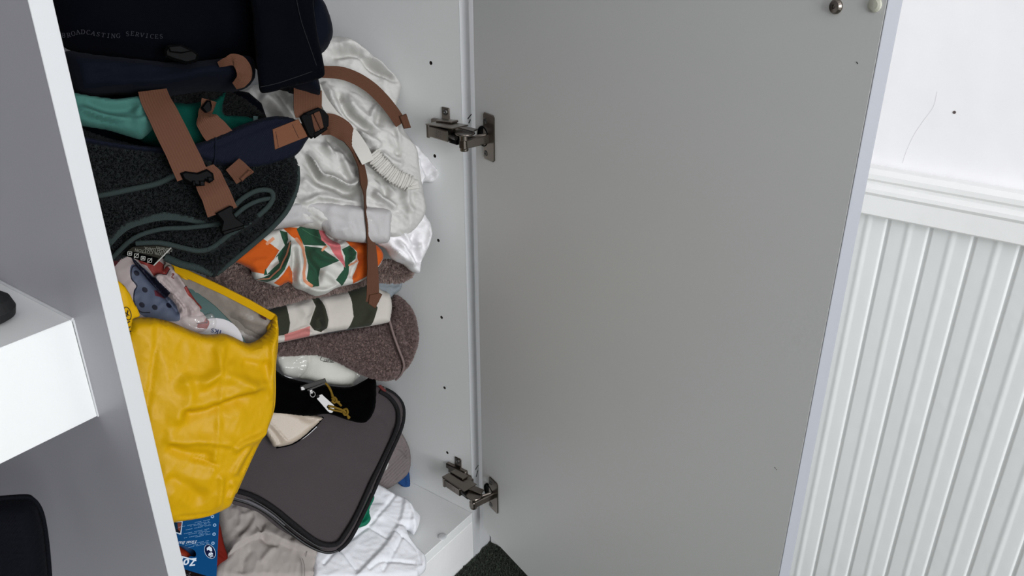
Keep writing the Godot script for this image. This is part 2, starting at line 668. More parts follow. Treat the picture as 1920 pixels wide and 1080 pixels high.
# lettering as thin solid letters in a face's own axes: at (u, v, height) mm, cap height mm, turned
func lettering(called: String, parent: Node, m: Material, x: Transform3D, words: String, u: float, v: float, z: float, size: float, turn := 0.0, font := "Droid Sans", bold := false, slant := 0.0) -> MeshInstance3D:
	var f := SystemFont.new()
	f.font_names = PackedStringArray([font])
	if bold: f.font_weight = 700
	var tm := TextMesh.new()
	tm.text = words
	tm.font = f
	tm.font_size = 48
	tm.pixel_size = size * 0.001 / 34.0
	tm.depth = 0.0004
	var ct := cos(deg_to_rad(turn))
	var st := sin(deg_to_rad(turn))
	var bx := Vector3(ct, st, 0)
	var by := Vector3(-st, ct, 0) + bx * slant
	return part(called, tm, m, parent, x * Transform3D(Basis(bx, by, Vector3(0, 0, 1)), Vector3(u, v, z) * 0.001))


func _ready() -> void:
	rng.seed = 7
	view_and_light()
	materials()
	room()
	wardrobe()
	top_of_heap()
	linen()
	lower_heap()
	carrier_bag()
	left_side()


# ---------------------------------------------------------------- camera, sky, light, exposure
func view_and_light() -> void:
	var cam := Camera3D.new()
	cam.name = "camera"
	add_child(cam)
	cam.fov = 38.378
	cam.near = 0.02
	cam.position = Vector3(-0.8480, 0.9579, 0.6925)
	cam.look_at_from_position(cam.position, cam.position + Vector3(0.729236, -0.438686, -0.525138), Vector3.UP)
	cam.current = true
	var env := Environment.new()
	var sky := Sky.new()
	var sm := ProceduralSkyMaterial.new()
	sm.sky_top_color = Color(0.62, 0.72, 0.86)
	sm.sky_horizon_color = Color(0.86, 0.89, 0.93)
	sm.ground_bottom_color = Color(0.34, 0.35, 0.35)
	sm.ground_horizon_color = Color(0.72, 0.74, 0.76)
	sm.sky_energy_multiplier = 1.0
	sky.sky_material = sm
	env.background_mode = Environment.BG_SKY
	env.sky = sky
	env.tonemap_mode = Environment.TONE_MAPPER_LINEAR
	env.tonemap_exposure = 1.0
	env.sdfgi_enabled = true
	env.ssao_enabled = true
	env.ssil_enabled = true
	var we := WorldEnvironment.new()
	we.name = "surroundings"
	we.environment = env
	add_child(we)
	# daylight that comes in through the window in the far wall
	var day := AreaLight3D.new()
	day.name = "window_daylight"
	day.area_size = Vector2(1.5, 1.7)
	day.light_color = Color(0.985, 0.99, 1.0)
	day.light_energy = 9.0
	day.shadow_enabled = true
	day.area_range = 9.0
	add_child(day)
	day.look_at_from_position(Vector3(-1.35, 1.15, 2.76), Vector3(-1.35, 1.15, 0.0), Vector3.UP)


func materials() -> void:
	tex.weave = weave_tex(0)
	tex.twill = weave_tex(1)
	tex.web = weave_tex(2)
	tex.cords = weave_tex(3)
	tex.fine = noise_tex(0.09, FastNoiseLite.TYPE_SIMPLEX_SMOOTH, 3, 3)
	tex.lumps = noise_tex(0.02, FastNoiseLite.TYPE_SIMPLEX_SMOOTH, 4, 5)
	tex.loops = noise_tex(0.06, FastNoiseLite.TYPE_CELLULAR, 2, 9)
	M.board = mat(Color(0.90, 0.905, 0.90), 0.42, {"bump": ["fine", 9.0, 0.006]})
	M.edge = mat(Color(0.79, 0.795, 0.80), 0.4)
	M.inner = mat(Color(0.63, 0.625, 0.65), 0.4, {"bump": ["fine", 9.0, 0.004]})  # darker than the board: shade of the left compartment put into the colour
	M.plaster = mat(Color(0.95, 0.945, 0.95), 0.75, {"bump": ["lumps", 2.2, 0.06]})
	M.wall_paint = mat(Color(0.46, 0.45, 0.44), 0.8)
	M.gloss = mat(Color(0.935, 0.935, 0.93), 0.22, {"bump": ["lumps", 5.0, 0.03]})
	M.panelling = mat(Color(0.88, 0.885, 0.88), 0.25, {"bump": ["lumps", 5.0, 0.03]})
	M.carpet = mat(Color(0.30, 0.33, 0.285), 1.0, {"bump": ["loops", 9.0, 0.25]})
	M.fibre = mat(Color(1, 1, 1), 0.95)
	M.fibre.vertex_color_use_as_albedo = true
	M.steel = mat(Color(0.50, 0.47, 0.44), 0.3, {"metal": 1.0})
	M.chrome = mat(Color(0.42, 0.415, 0.41), 0.42, {"metal": 1.0})
	M.black_plastic = mat(Color(0.016, 0.017, 0.021), 0.55, {"spec": 0.18})
	M.navy = mat(Color(0.02, 0.033, 0.082), 0.9, {"bump": ["weave", 55.0, 0.02], "rim": 0.15, "spec": 0.25})
	M.navy_strap = mat(Color(0.026, 0.046, 0.105), 0.85, {"bump": ["twill", 45.0, 0.03], "rim": 0.15, "spec": 0.3})
	M.navy_dark = mat(Color(0.016, 0.022, 0.045), 0.95, {"bump": ["weave", 60.0, 0.02], "rim": 0.1, "spec": 0.15})
	M.tan = mat(Color(0.355, 0.232, 0.172), 0.75, {"spec": 0.3})
	M.tan.heightmap_enabled = true
	M.tan.heightmap_texture = tex.web
	M.tan.heightmap_scale = 0.05
	M.tan.uv1_scale = Vector3(1.4, 1.6, 1)
	M.sheet = mat(Color(0.765, 0.76, 0.745), 0.85, {"bump": ["fine", 14.0, 0.02], "spec": 0.14})
	M.sheet_grey = mat(Color(0.70, 0.69, 0.69), 0.85, {"bump": ["fine", 14.0, 0.02], "spec": 0.14})
	M.pillow = mat(Color(0.90, 0.895, 0.90), 0.8, {"bump": ["fine", 14.0, 0.02], "spec": 0.14})
	M.elastic = mat(Color(0.76, 0.75, 0.725), 0.85, {"spec": 0.25})


# ---------------------------------------------------------------- the room
func shell(called: String, lo: Vector3, hi: Vector3, m: Material, label: String) -> MeshInstance3D:
	return tag(block(called, lo, hi, m, self, 0.0), label, "", "", "structure") as MeshInstance3D


func room() -> void:
	var fl := shell("floor", Vector3(-3.6, -0.2, -0.75), Vector3(0.17, -0.1, 2.9), M.carpet, "dark grey green carpeted floor at the foot of the wardrobe")
	# carpet pile where it shows between plinth and door
	var patch := Transform3D(Basis(Vector3(1, 0, 0), Vector3(0, 0, -1), Vector3(0, 1, 0)), Vector3(0, 0, 0))
	last = {"P": PackedVector3Array([Vector3(-0.25, -0.2, -0.1), Vector3(0.045, -0.2, -0.1), Vector3(0.045, -0.002, -0.1), Vector3(-0.25, -0.002, -0.1)]), "N": PackedVector3Array([Vector3(0, 0, 1), Vector3(0, 0, 1), Vector3(0, 0, 1), Vector3(0, 0, 1)]), "tris": PackedInt32Array([0, 1, 2, 0, 2, 3])}
	fibres("carpet_pile", fl, M.fibre, fl.transform.affine_inverse() * patch, 16000, 0.006, 0.0022, 0.5, Color(0.15, 0.17, 0.145), Color(0.26, 0.285, 0.245), 4)
	shell("ceiling", Vector3(-3.6, 2.3, -0.75), Vector3(0.17, 2.4, 2.9), M.plaster, "white ceiling above the wardrobe and the room")
	var wr := shell("wall_right", Vector3(0.064, -0.1, -0.75), Vector3(0.17, 2.3, 2.9), M.plaster, "white plastered wall with panelled lower half beside the open door")
	shell("wall_back", Vector3(-3.6, -0.1, -0.85), Vector3(0.17, 2.3, -0.63), M.wall_paint, "grey painted wall behind the wardrobe")
	shell("wall_left", Vector3(-3.7, -0.1, -0.75), Vector3(-3.5, 2.3, 2.9), M.wall_paint, "grey painted wall at the far left of the room")
	# the wall with the window, built round its opening
	var wf := MB.new()
	for c in [[-3.6, -2.15, -0.1, 2.3], [-0.55, 0.17, -0.1, 2.3], [-2.15, -0.55, -0.1, 0.25], [-2.15, -0.55, 2.05, 2.3]]:
		wf.box(Transform3D(Basis(), Vector3((c[0] + c[1]) * 0.5, (c[2] + c[3]) * 0.5, 2.9)), Vector3(c[1] - c[0], c[3] - c[2], 0.2), 0.0)
	tag(part("wall_front", wf.build(), M.wall_paint, self), "grey painted wall with the tall window facing the wardrobe", "", "", "structure")
	var win := tag(thing("window_1", "tall white framed window in the wall facing the wardrobe", ""), "", "", "", "structure")
	for c in [[-2.15, -2.10, 0.25, 2.05], [-0.60, -0.55, 0.25, 2.05], [-2.10, -0.60, 0.25, 0.30], [-2.10, -0.60, 2.00, 2.05], [-1.365, -1.335, 0.30, 2.00]]:
		block("window_frame", Vector3(c[0], c[2], 2.86), Vector3(c[1], c[3], 2.92), M.gloss, win)
	# dado rail, grooved boards and skirting on the right wall
	var rail := MB.new()
	var prof := [Vector2(0.064, 0.690), Vector2(0.049, 0.6905), Vector2(0.043, 0.686), Vector2(0.0425, 0.681), Vector2(0.0455, 0.678), Vector2(0.0455, 0.675), Vector2(0.041, 0.671), Vector2(0.0405, 0.667), Vector2(0.0425, 0.6635), Vector2(0.0425, 0.643), Vector2(0.0445, 0.641), Vector2(0.064, 0.641)]
	for k in prof.size() - 1:
		rail.quad(Vector3(prof[k].x, prof[k].y, 2.8), Vector3(prof[k + 1].x, prof[k + 1].y, 2.8), Vector3(prof[k + 1].x, prof[k + 1].y, 0.0), Vector3(prof[k].x, prof[k].y, 0.0))
	tag(part("trim_1", rail.build(), M.gloss, self), "white moulded dado rail along the wall above the grooved boards", "", "", "structure")
	# boards: each a raised flat with sloped sides over a recessed one
	for k in 62:
		var z0 := 0.5363 + (k - 12) * 0.04155
		if z0 > 2.75: break
		var b := MB.new()
		# tongued edge, flat face, soft bead along the middle, flat face
		var pr := [Vector2(0.0586, z0 - 0.0012), Vector2(0.0586, z0 + 0.0006), Vector2(0.0574, z0 + 0.0022), Vector2(0.0571, z0 + 0.0040), Vector2(0.0570, z0 + 0.0150)]
		for j in 9: pr.append(Vector2(0.0570 - 0.0009 * (0.5 - 0.5 * cos(TAU * j / 8.0)), z0 + 0.0165 + j * 0.00125))
		pr.append_array([Vector2(0.0570, z0 + 0.0300), Vector2(0.0571, z0 + 0.0375), Vector2(0.0575, z0 + 0.0392), Vector2(0.0586, z0 + 0.0404)])
		var g := []
		for yy in [0.655, -0.1]:
			var row := PackedVector3Array()
			for q in pr: row.append(Vector3(q.x, yy, q.y))
			g.append(row)
		b.smooth_grid(g, false)
		var e := pr.size() - 1
		b.quad(Vector3(0.064, -0.1, pr[0].y), Vector3(pr[0].x, -0.1, pr[0].y), Vector3(pr[0].x, 0.655, pr[0].y), Vector3(0.064, 0.655, pr[0].y))
		b.quad(Vector3(pr[e].x, -0.1, pr[e].y), Vector3(0.064, -0.1, pr[e].y), Vector3(0.064, 0.655, pr[e].y), Vector3(pr[e].x, 0.655, pr[e].y))
		part("board", b.build(), M.panelling, wr, wr.transform.affine_inverse())
	tag(block("baseboard_right", Vector3(0.0455, -0.1, 0.0), Vector3(0.064, 0.0, 2.8), M.gloss, self, 0.003), "white skirting board at the foot of the panelled wall", "", "", "structure")
	# a hairline crack in the plaster
	var hc := MB.new()
	hc.tube(spline3(PackedVector3Array([Vector3(0.0640, 0.7732, 0.5540), Vector3(0.0640, 0.7583, 0.5537), Vector3(0.0640, 0.7445, 0.5481), Vector3(0.0640, 0.7281, 0.5418), Vector3(0.0640, 0.7107, 0.5380), Vector3(0.0640, 0.6967, 0.5366)]), 4), 0.00018, 5)
	part("hairline_crack", hc.build(), mat(Color(0.80, 0.79, 0.80), 0.9), wr, wr.transform.affine_inverse())
	# a small old nail hole in the plaster
	var nh := MB.new()
	nh.lathe(Transform3D(Basis(Vector3(0, 0, 1), Vector3(-1, 0, 0), Vector3(0, -1, 0)), Vector3(0.064, 0.7555, 0.5735)), PackedVector2Array([Vector2(0.0016, 0.0), Vector2(0.0012, 0.0006), Vector2(0, 0.0003)]), 10)
	part("nail_hole", nh.build(), mat(Color(0.35, 0.3, 0.3), 0.9), wr, wr.transform.affine_inverse())


# ---------------------------------------------------------------- the wardrobe
func wardrobe() -> void:
	var w := thing("wardrobe", "white melamine wardrobe with its right door open on a heap of linen", "wardrobe")
	var top := 2.05
	# right side panel with its row of shelf pin holes bored through the face
	var sp := CSGBox3D.new()
	sp.name = "side_panel"
	sp.size = Vector3(0.018, top + 0.1, 0.60)
	sp.position = Vector3(0.009, (top - 0.1) * 0.5, -0.3005)
	sp.material = M.board
	w.add_child(sp, true)
	for k in 14:
		for zz in [-0.0515, -0.50]:
			var ho := CSGCylinder3D.new()
			ho.name = "pin_hole"
			ho.operation = CSGShape3D.OPERATION_SUBTRACTION
			ho.radius = 0.0026
			ho.height = 0.024
			ho.sides = 14
			ho.rotation_degrees = Vector3(0, 0, 90)
			ho.position = Vector3(-0.009, 0.1035 + k * 0.128 - (top - 0.1) * 0.5, zz + 0.3005)
			ho.material = mat(Color(0.16, 0.13, 0.11), 0.9)
			sp.add_child(ho, true)
	block("edge_band", Vector3(-0.0002, -0.1, -0.0008), Vector3(0.0182, top, 0.0003), M.edge, w, 0.0004)
	block("filler_strip", Vector3(0.0195, -0.1, -0.05), Vector3(0.0635, top, -0.001), M.edge, w)
	block("side_panel", Vector3(-0.950, -0.1, -0.6), Vector3(-0.932, top, 0), M.board, w)
	block("divider_panel", Vector3(-0.5228, -0.018, -0.598), Vector3(-0.5042, top - 0.019, -0.0006), M.inner, w)
	block("edge_band", Vector3(-0.5230, -0.018, -0.0008), Vector3(-0.5040, top - 0.019, 0.0004), M.edge, w, 0.0005)
	block("bottom_panel", Vector3(-0.932, -0.018, -0.598), Vector3(-0.0003, 0, -0.0005), M.board, w)
	block("plinth", Vector3(-0.932, -0.1, -0.05), Vector3(-0.0003, -0.0185, -0.0005), M.gloss, w)
	block("top_panel", Vector3(-0.932, top - 0.018, -0.598), Vector3(-0.0003, top, -0.0005), M.board, w)
	block("back_panel", Vector3(-0.932, -0.1, -0.606), Vector3(-0.0003, top, -0.600), M.inner, w)
	# the thick box shelf of the left compartment
	block("shelf", Vector3(-0.931, 0.4665, -0.598), Vector3(-0.5236, 0.5790, -0.0655), M.board, w, 0.001)
	# a plastic cap over a fitting in the bottom panel
	var cap := MB.new()
	var cp: Vector3 = Vector3(-0.0734, 0.0000, -0.0059)
	cap.lathe(Transform3D(Basis(), cp), PackedVector2Array([Vector2(0.0075, 0), Vector2(0.0072, 0.0012), Vector2(0.005, 0.0022), Vector2(0, 0.0026)]), 20)
	part("cover_cap", cap.build(), M.edge, w)
	# the door, turned on its hinges towards the side wall
	var df: Transform3D = frame(-0.0072, -0.0150, 0.0273, 109.6, 0.0)
	var dr := MB.new()
	dr.box(Transform3D(Basis(), Vector3(0.27665, 1.0, -0.009)), Vector3(0.5533, 2.0, 0.018), 0.0008)
	var door := part("door", dr.build(), M.board, w, df)
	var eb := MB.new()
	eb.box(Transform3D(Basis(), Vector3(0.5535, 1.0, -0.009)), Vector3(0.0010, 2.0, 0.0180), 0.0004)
	part("edge_band", eb.build(), mat(Color(0.60, 0.61, 0.635), 0.45), door)  # greyer than the door: shade on its free edge put into the colour
	var kn := MB.new()
	kn.lathe(Transform3D(Basis(Vector3(1, 0, 0), Vector3(0, 0, 1), Vector3(0, -1, 0)), Vector3(0.5125, 0.8905, 0)), PackedVector2Array([Vector2(0.0055, 0), Vector2(0.0055, 0.0012), Vector2(0.0042, 0.0030), Vector2(0.0016, 0.0034), Vector2(0.0012, 0.0022), Vector2(0, 0.002)]), 18)
	part("knob_screw", kn.build(), M.steel, door)
	var bu := MB.new()
	bu.lathe(Transform3D(Basis(Vector3(1, 0, 0), Vector3(0, 0, 1), Vector3(0, -1, 0)), Vector3(0.5440, 0.8950, 0)), PackedVector2Array([Vector2(0.0055, 0), Vector2(0.0052, 0.0012), Vector2(0.0035, 0.0022), Vector2(0, 0.0026)]), 18)
	var bm := mat(Color(0.75, 0.75, 0.69), 0.25)
	bm.clearcoat_enabled = true
	part("bumper", bu.build(), bm, door)
	var ok := MB.new()
	ok.lathe(Transform3D(Basis(Vector3(1, 0, 0), Vector3(0, 0, -1), Vector3(0, 1, 0)), Vector3(0.5125, 0.8905, -0.018)), PackedVector2Array([Vector2(0.006, 0), Vector2(0.005, 0.012), Vector2(0.012, 0.018), Vector2(0.013, 0.024), Vector2(0.009, 0.028), Vector2(0, 0.029)]), 20)
	part("knob", ok.build(), M.chrome, door)
	# scuffs on the edges and marks on the door
	var scuff := mat(Color(0.06, 0.06, 0.055), 0.9)
	var sc := MB.new()
	for c in [[Vector3(0.0191, 0.6784, 0.0006), Vector3(0.0108, 0.6736, 0.0006)], [Vector3(0.0165, 0.6717, 0.0006), Vector3(0.0129, 0.6673, 0.0006)], [Vector3(0.0173, 0.0903, 0.0006), Vector3(0.0085, 0.0860, 0.0006)], [Vector3(0.0156, 0.0804, 0.0006), Vector3(0.0109, 0.0701, 0.0006)]]:
		sc.bar(c[0], c[1], 0.0016, 0.0003, Vector3(0, 0, 1), 0.00005)
	tag(part("scuff", sc.build(), scuff, w), "", "", "", "stuff")
	var dm := MB.new()
	for c in [[0.5375, 0.8536, 0.5390, 0.8525], [0.5275, 0.4710, 0.5290, 0.4704], [0.5296, 0.4700, 0.5305, 0.4696]]:
		dm.bar(Vector3(c[0], c[1], 0.0001), Vector3(c[2], c[3], 0.0001), 0.0007, 0.0002, Vector3(0, 0, 1), 0.00003)
	tag(part("scratch", dm.build(), mat(Color(0.30, 0.30, 0.29), 0.9), door), "", "", "", "stuff")
	# filler bead where the shelf meets the divider
	var ck := MB.new()
	ck.tube(PackedVector3Array([Vector3(-0.5232, 0.5792, -0.40), Vector3(-0.5232, 0.5794, -0.2), Vector3(-0.5232, 0.5793, -0.064)]), 0.0022, 7)
	ck.tube(PackedVector3Array([Vector3(-0.5232, 0.5793, -0.064), Vector3(-0.5232, 0.52, -0.0645), Vector3(-0.5232, 0.4665, -0.0655)]), 0.0012, 7)
	part("filler_bead", ck.build(), M.edge, w)
	hinge(w, 0.0)
	hinge(w, -0.5835)


func hinge(w: Node3D, dy: float) -> void:
	var h := Node3D.new()
	h.name = "hinge"
	w.add_child(h, true)
	h.position = Vector3(0, dy, 0)
	var toward := Basis(Vector3(0, 0, 1), Vector3(-1, 0, 0), Vector3(0, -1, 0))  # y of a lathe points into the compartment
	var b := MB.new()
	# mounting plate: an upright tab with a screw, and a low rail along the panel
	b.box(Transform3D(Basis(), Vector3(-0.00125, 0.6785, -0.0273)), Vector3(0.0025, 0.0185, 0.0135), 0.001)
	b.box(Transform3D(Basis(), Vector3(-0.004, 0.6655, -0.0285)), Vector3(0.008, 0.010, 0.043), 0.0015)
	b.box(Transform3D(Basis(), Vector3(-0.0015, 0.6560, -0.024)), Vector3(0.003, 0.014, 0.050), 0.001)
	part("mounting_plate", b.build(), M.steel, h)
	var s := MB.new()
	for yy in [0.6815]:
		s.lathe(Transform3D(toward, Vector3(-0.0025, yy, -0.0273)), PackedVector2Array([Vector2(0.0042, 0), Vector2(0.0042, 0.0008), Vector2(0.0034, 0.0016), Vector2(0.0018, 0.0012), Vector2(0.0010, 0.0004), Vector2(0, 0.0003)]), 16)
	part("screw", s.build(), M.chrome, h)
	# arm body: a channel that carries the links
	var c := MB.new()
	var a0: Vector3 = Vector3(-0.0360, 0.6644, -0.0256)
	var a1: Vector3 = Vector3(-0.0410, 0.6640, 0.0133)
	c.bar(a0, a1, 0.012, 0.0155, Vector3.UP, 0.0016)
	c.bar(a0 + Vector3(-0.006, 0, -0.0015), a0 + Vector3(-0.006, 0, 0.0035), 0.002, 0.0175, Vector3.UP, 0.0006)
	c.bar(a0 + Vector3(0.017, 0.003, 0.002), a1 + Vector3(0.020, 0.003, 0.000), 0.020, 0.007, Vector3.UP, 0.0015)
	# top plate reaching out to the knuckle
	var t0: Vector3 = Vector3(-0.0280, 0.6725, -0.0274)
	var t1: Vector3 = Vector3(-0.0400, 0.6783, 0.0299)
	var t2: Vector3 = Vector3(-0.0340, 0.6752, 0.0493)
	c.bar(t0, t1, 0.026, 0.0016, Vector3.UP, 0.0005)
	c.bar(t1 + Vector3(0.002, -0.0006, -0.003), t2, 0.012, 0.0016, Vector3.UP, 0.0005)
	c.bar(t0 + Vector3(0.008, 0.002, 0.004), t0.lerp(t1, 0.62) + Vector3(0.010, 0.0022, 0), 0.013, 0.003, Vector3.UP, 0.0008)
	part("arm", c.build(), M.steel, h)
	# stamped marks on the body
	var mk := MB.new()
	for r in 3:
		for q in 3:
			if (r + q * 2) % 4 == 3: continue
			var pm: Vector3 = a0.lerp(a1, 0.46 + q * 0.10) + Vector3(-0.0061, 0.0035 - r * 0.0032, 0)
			mk.box(Transform3D(Basis(), pm), Vector3(0.0004, 0.0016, 0.0010), 0.0001)
	part("stamp", mk.build(), M.chrome, h)
	# black bar standing in for the shade between body and knuckle, with the spring
	var k := MB.new()
	var k0: Vector3 = Vector3(-0.0340, 0.6601, 0.0082)
	var k1: Vector3 = Vector3(-0.0380, 0.6604, 0.0258)
	k.bar(k0, k1, 0.010, 0.013, Vector3.UP, 0.001)
	part("gap_shade", k.build(), M.black_plastic, h)
	var sp := MB.new()
	sp.tube(PackedVector3Array([k0 + Vector3(-0.007, 0.0035, 0), k1 + Vector3(-0.007, 0.0035, 0)]), 0.0028, 10)
	part("spring_pin", sp.build(), M.chrome, h)
	# knuckle and the bent arm that carries the door
	var n := MB.new()
	var kc: Vector3 = Vector3(-0.0450, 0.6749, 0.0407)
	n.lathe(Transform3D(Basis(), kc + Vector3(0, -0.002, 0)), PackedVector2Array([Vector2(0, -0.001), Vector2(0.0125, -0.001), Vector2(0.0130, 0), Vector2(0.0125, 0.001), Vector2(0, 0.001)]), 24)
	n.lathe(Transform3D(Basis(), kc + Vector3(-0.005, -0.0155, 0.002)), PackedVector2Array([Vector2(0, -0.0085), Vector2(0.005, -0.008), Vector2(0.0055, -0.007), Vector2(0.0058, 0.0125), Vector2(0, 0.0125)]), 16)
	var b0: Vector3 = Vector3(-0.0520, 0.6605, 0.0407)
	var b1: Vector3 = Vector3(-0.0240, 0.6654, 0.0500)
	var b2: Vector3 = Vector3(-0.0156, 0.6630, 0.0600)
	n.bar(b0 + Vector3(0, 0, -0.003), b0 + Vector3(0, 0, 0.008), 0.0075, 0.0125, Vector3.UP, 0.0018)
	n.bar(b0 + Vector3(0, 0.0005, 0.006), b2, 0.0045, 0.0115, Vector3.UP, 0.0012)
	n.bar(b0 + Vector3(0.006, 0.0035, -0.001), b1 + Vector3(0.003, 0.002, 0.006), 0.004, 0.006, Vector3.UP, 0.0012)
	part("door_arm", n.build(), M.steel, h)
	# cup let into the door, under its screwed plate
	var df: Transform3D = frame(-0.0072, -0.0150, 0.0273, 109.6, 0.0)
	var cu := MB.new()
	cu.lathe(df * Transform3D(Basis(Vector3(1, 0, 0), Vector3(0, 0, 1), Vector3(0, -1, 0)), Vector3(0.0215, 0.6785, 0)), PackedVector2Array([Vector2(0.0135, 0), Vector2(0.0135, 0.0022), Vector2(0.0122, 0.003), Vector2(0.011, 0.0012), Vector2(0, 0.001)]), 24)
	part("cup", cu.build(), M.black_plastic, h)
	plate("cup_plate", h, M.steel, df, pv([25, 649.5, 44.5, 649.5, 48, 652, 48, 708, 45, 711, 25, 711, 22.5, 708, 22.5, 652]), 0.2, 2.2, 0.7)
	for vv in [0.6575, 0.7005]:
		var cs := MB.new()
		cs.lathe(df * Transform3D(Basis(Vector3(1, 0, 0), Vector3(0, 0, 1), Vector3(0, -1, 0)), Vector3(0.0285, vv, 0.0020)), PackedVector2Array([Vector2(0.0038, 0), Vector2(0.0038, 0.0006), Vector2(0.003, 0.0011), Vector2(0.0014, 0.0007), Vector2(0.0008, 0.0002), Vector2(0, 0.0002)]), 16)
		part("screw", cs.build(), M.chrome, h)


# ---------------------------------------------------------------- backpack, hanging garment, green clothes, dark towel
func top_of_heap() -> void:
	var bx: Transform3D = frame(-0.1779, 0.7616, -0.1250, 27.0, 15.0)
	var bp := thing("backpack", "navy fabric backpack with brown webbing straps on top of the heap", "backpack", bx)
	var body_fn := func(p: Vector2, _d: float) -> float: return 0.004 * sin(p.x * 34.0 + p.y * 20.0)
	cloth("body", bp, M.navy_dark, Transform3D(), pv([-230.9, 135.9, -100.7, 143.1, 35.3, 127.4, 49.3, 65.4, 56.3, 32.2, 50.2, 16.1, 39.1, 5.5, 29.9, -9, 27.9, -43.6, 6.4, -37.5, -5.7, -32.4, -29.7, -22.4, -43.8, 3.8, -85.9, 7.5, -144.4, 7.8, -197.3, 21.8, -227.1, 32.2, -243.2, 54.7]), {"t": 50.0, "tb": 25.0, "r": 45.0, "h": 4.5, "fn": body_fn, "noise": [[3.0, 14.0, 0, 20, 0.6]], "folds": [
		[[-261.6, 63.7, -234.2, 73, -201.1, 81, -161.7, 88.9], 5.0, 14.0, 4.0],
		[[-97.8, 38.5, -65.1, 54.1, -32.7, 64.1, 2.6, 86.4], 4.0, 10.0, 10.0],
		[[-237.1, 34.7, -196.1, 27.4, -142.3, 18.3, -95.4, 20.3, -52.4, 24.2], -8.0, 6.0, 9.0]]})
	cloth("side_panel", bp, M.navy, Transform3D(), pv([26.9, 79, 46.7, 73, 55.1, 52.5, 56.6, 29.7, 48.5, 13.7, 37.5, 4.4, 29.9, -9, 28.6, -43.6, 6.4, -37.5, -8.5, -29.6, -12.7, 1.1]), {"t": 58.0, "tb": 20.0, "r": 22.0, "h": 4.0, "noise": [[1.5, 30.0, 0]]})
	cloth("back_panel", bp, M.navy_dark, bx.affine_inverse() * frame(-0.2710, 0.6975, -0.1600, 28.0, 25.0) * Transform3D(Basis(), Vector3(0, 0, -0.022)), pv([-162.3, 66.7, -48.2, 56.9, 51.9, 42.6, 61, -7.2, -6.5, -32.4, -94.4, -31.9, -167.9, -15.9]), {"t": 6.0, "tb": 8.0, "r": 10.0, "h": 5.0})
	# the rolled lower pocket with its brown pull loop
	cloth("lower_pocket", bp, M.navy, Transform3D(), pv([-237.4, 33.1, -206.9, 27.2, -164.8, 19, -126.3, 12.2, -85, 12.2, -60.2, 15, -44.9, 11.3, -41, -1.4, -48, -19.4, -67.9, -26.1, -103.6, -22.5, -139.1, -23.7, -161.8, -22.6, -194.3, -16.8, -231.8, -15.3, -238.3, 9.4]), {"t": 60.0, "tb": 25.0, "r": 20.0, "h": 3.5, "noise": [[2.0, 22.0, 0, 10, 0.4]], "folds": [
		[[-231.4, 24.7, -196.8, 24, -165.9, 13.3, -127.4, 6.3, -73.8, 7.6], 5.0, 6.0, 10.0],
		[[-228.1, 2.7, -190.7, 0.4, -146.5, -2.6, -110.9, 1.2], -6.0, 8.0, 6.0],
		[[-220.2, -10.7, -170.6, -9.8, -124, -6, -87.3, 0.3, -62.5, 3], 7.0, 9.0, 9.0],
		[[-90.4, -16.5, -71.4, -12.2, -55.2, -7.5], -3.0, 6.0, 6.0]]})
	strap("pull_loop", bp, M.tan, Transform3D(), [-89.6, 0.9, 68, 6, 0, -81.8, 2.7, 72, 9, 0, -73.9, 4.1, 74, 13, 0, -67.9, 0.1, 75, 16, 0, -65.2, -7, 75, 17, 0, -65.7, -13.8, 74, 16, 0, -70, -19.6, 72, 13, 0, -77, -23.2, 68, 8, 0], 1.4)
	# printed lettering across the body, following its folds
	var words := "BROADCASTING SERVICES"
	var wy := [[118, 77.5], [124, 79], [131.5, 77], [140, 74.5], [149, 72], [160, 72], [171, 73.5], [181, 75.5], [189, 77], [197, 78], [204, 79], [213, 79.5], [222, 79], [230.5, 77.5], [236, 76], [242, 75], [249, 75.5], [256.5, 77], [264, 78], [269, 79], [276, 80], [285, 80.5], [293, 80], [300, 79.5]]
	var ink := mat(Color(0.11, 0.11, 0.145), 0.9)
	var path := pv([-236.1, 44.5, -229.3, 44.2, -219.4, 46.3, -210.6, 45.4, -203.1, 43.1, -191.3, 40.2, -181.6, 39.5, -170.4, 40.9, -159.8, 38.4, -147.3, 36, -138.8, 35.9])
	var pl := spline(path, false, 8)
	var total := 0.0
	for k in range(1, pl.size()): total += pl[k].distance_to(pl[k - 1])
	var letters := Node3D.new()
	letters.name = "lettering"
	bp.add_child(letters, true)
	for k in words.length():
		if words[k] == " ": continue
		var want := total * (k + 0.5) / words.length()
		var run := 0.0
		for j in range(1, pl.size()):
			var sl := pl[j].distance_to(pl[j - 1])
			if run + sl >= want:
				var at := pl[j - 1].lerp(pl[j], (want - run) / sl)
				var an := rad_to_deg((pl[j] - pl[j - 1]).angle())
				var zz := 51.0 + 4.0 * sin(at.x * 34.0 + at.y * 20.0) + 2.8
				lettering("letter", letters, ink, Transform3D(), words[k], at.x * 1000, at.y * 1000, zz, 4.4, an, "Droid Serif", false, 0.15)
				break
			run += sl
	# small black side release buckle
	plate("buckle", bp, M.black_plastic, Transform3D(), pv([-142.1, 19.5, -137.5, 25.6, -123.8, 25, -112.3, 18.2, -107.3, 13.5, -111.1, 6.1, -122, 4.6, -133.8, 9.3, -142.1, 13.6]), 58.0, 68.0, 2.5)
	plate("buckle", bp, M.black_plastic, Transform3D(), pv([-137.8, 23.8, -125.1, 24, -113.7, 17.1, -125.6, 15.7, -136.7, 17.8]), 67.0, 71.0, 1.2)
	# padded shoulder strap
	var px: Transform3D = bx.affine_inverse() * frame(-0.2216, 0.6819, -0.0880, 22.0, 22.0)
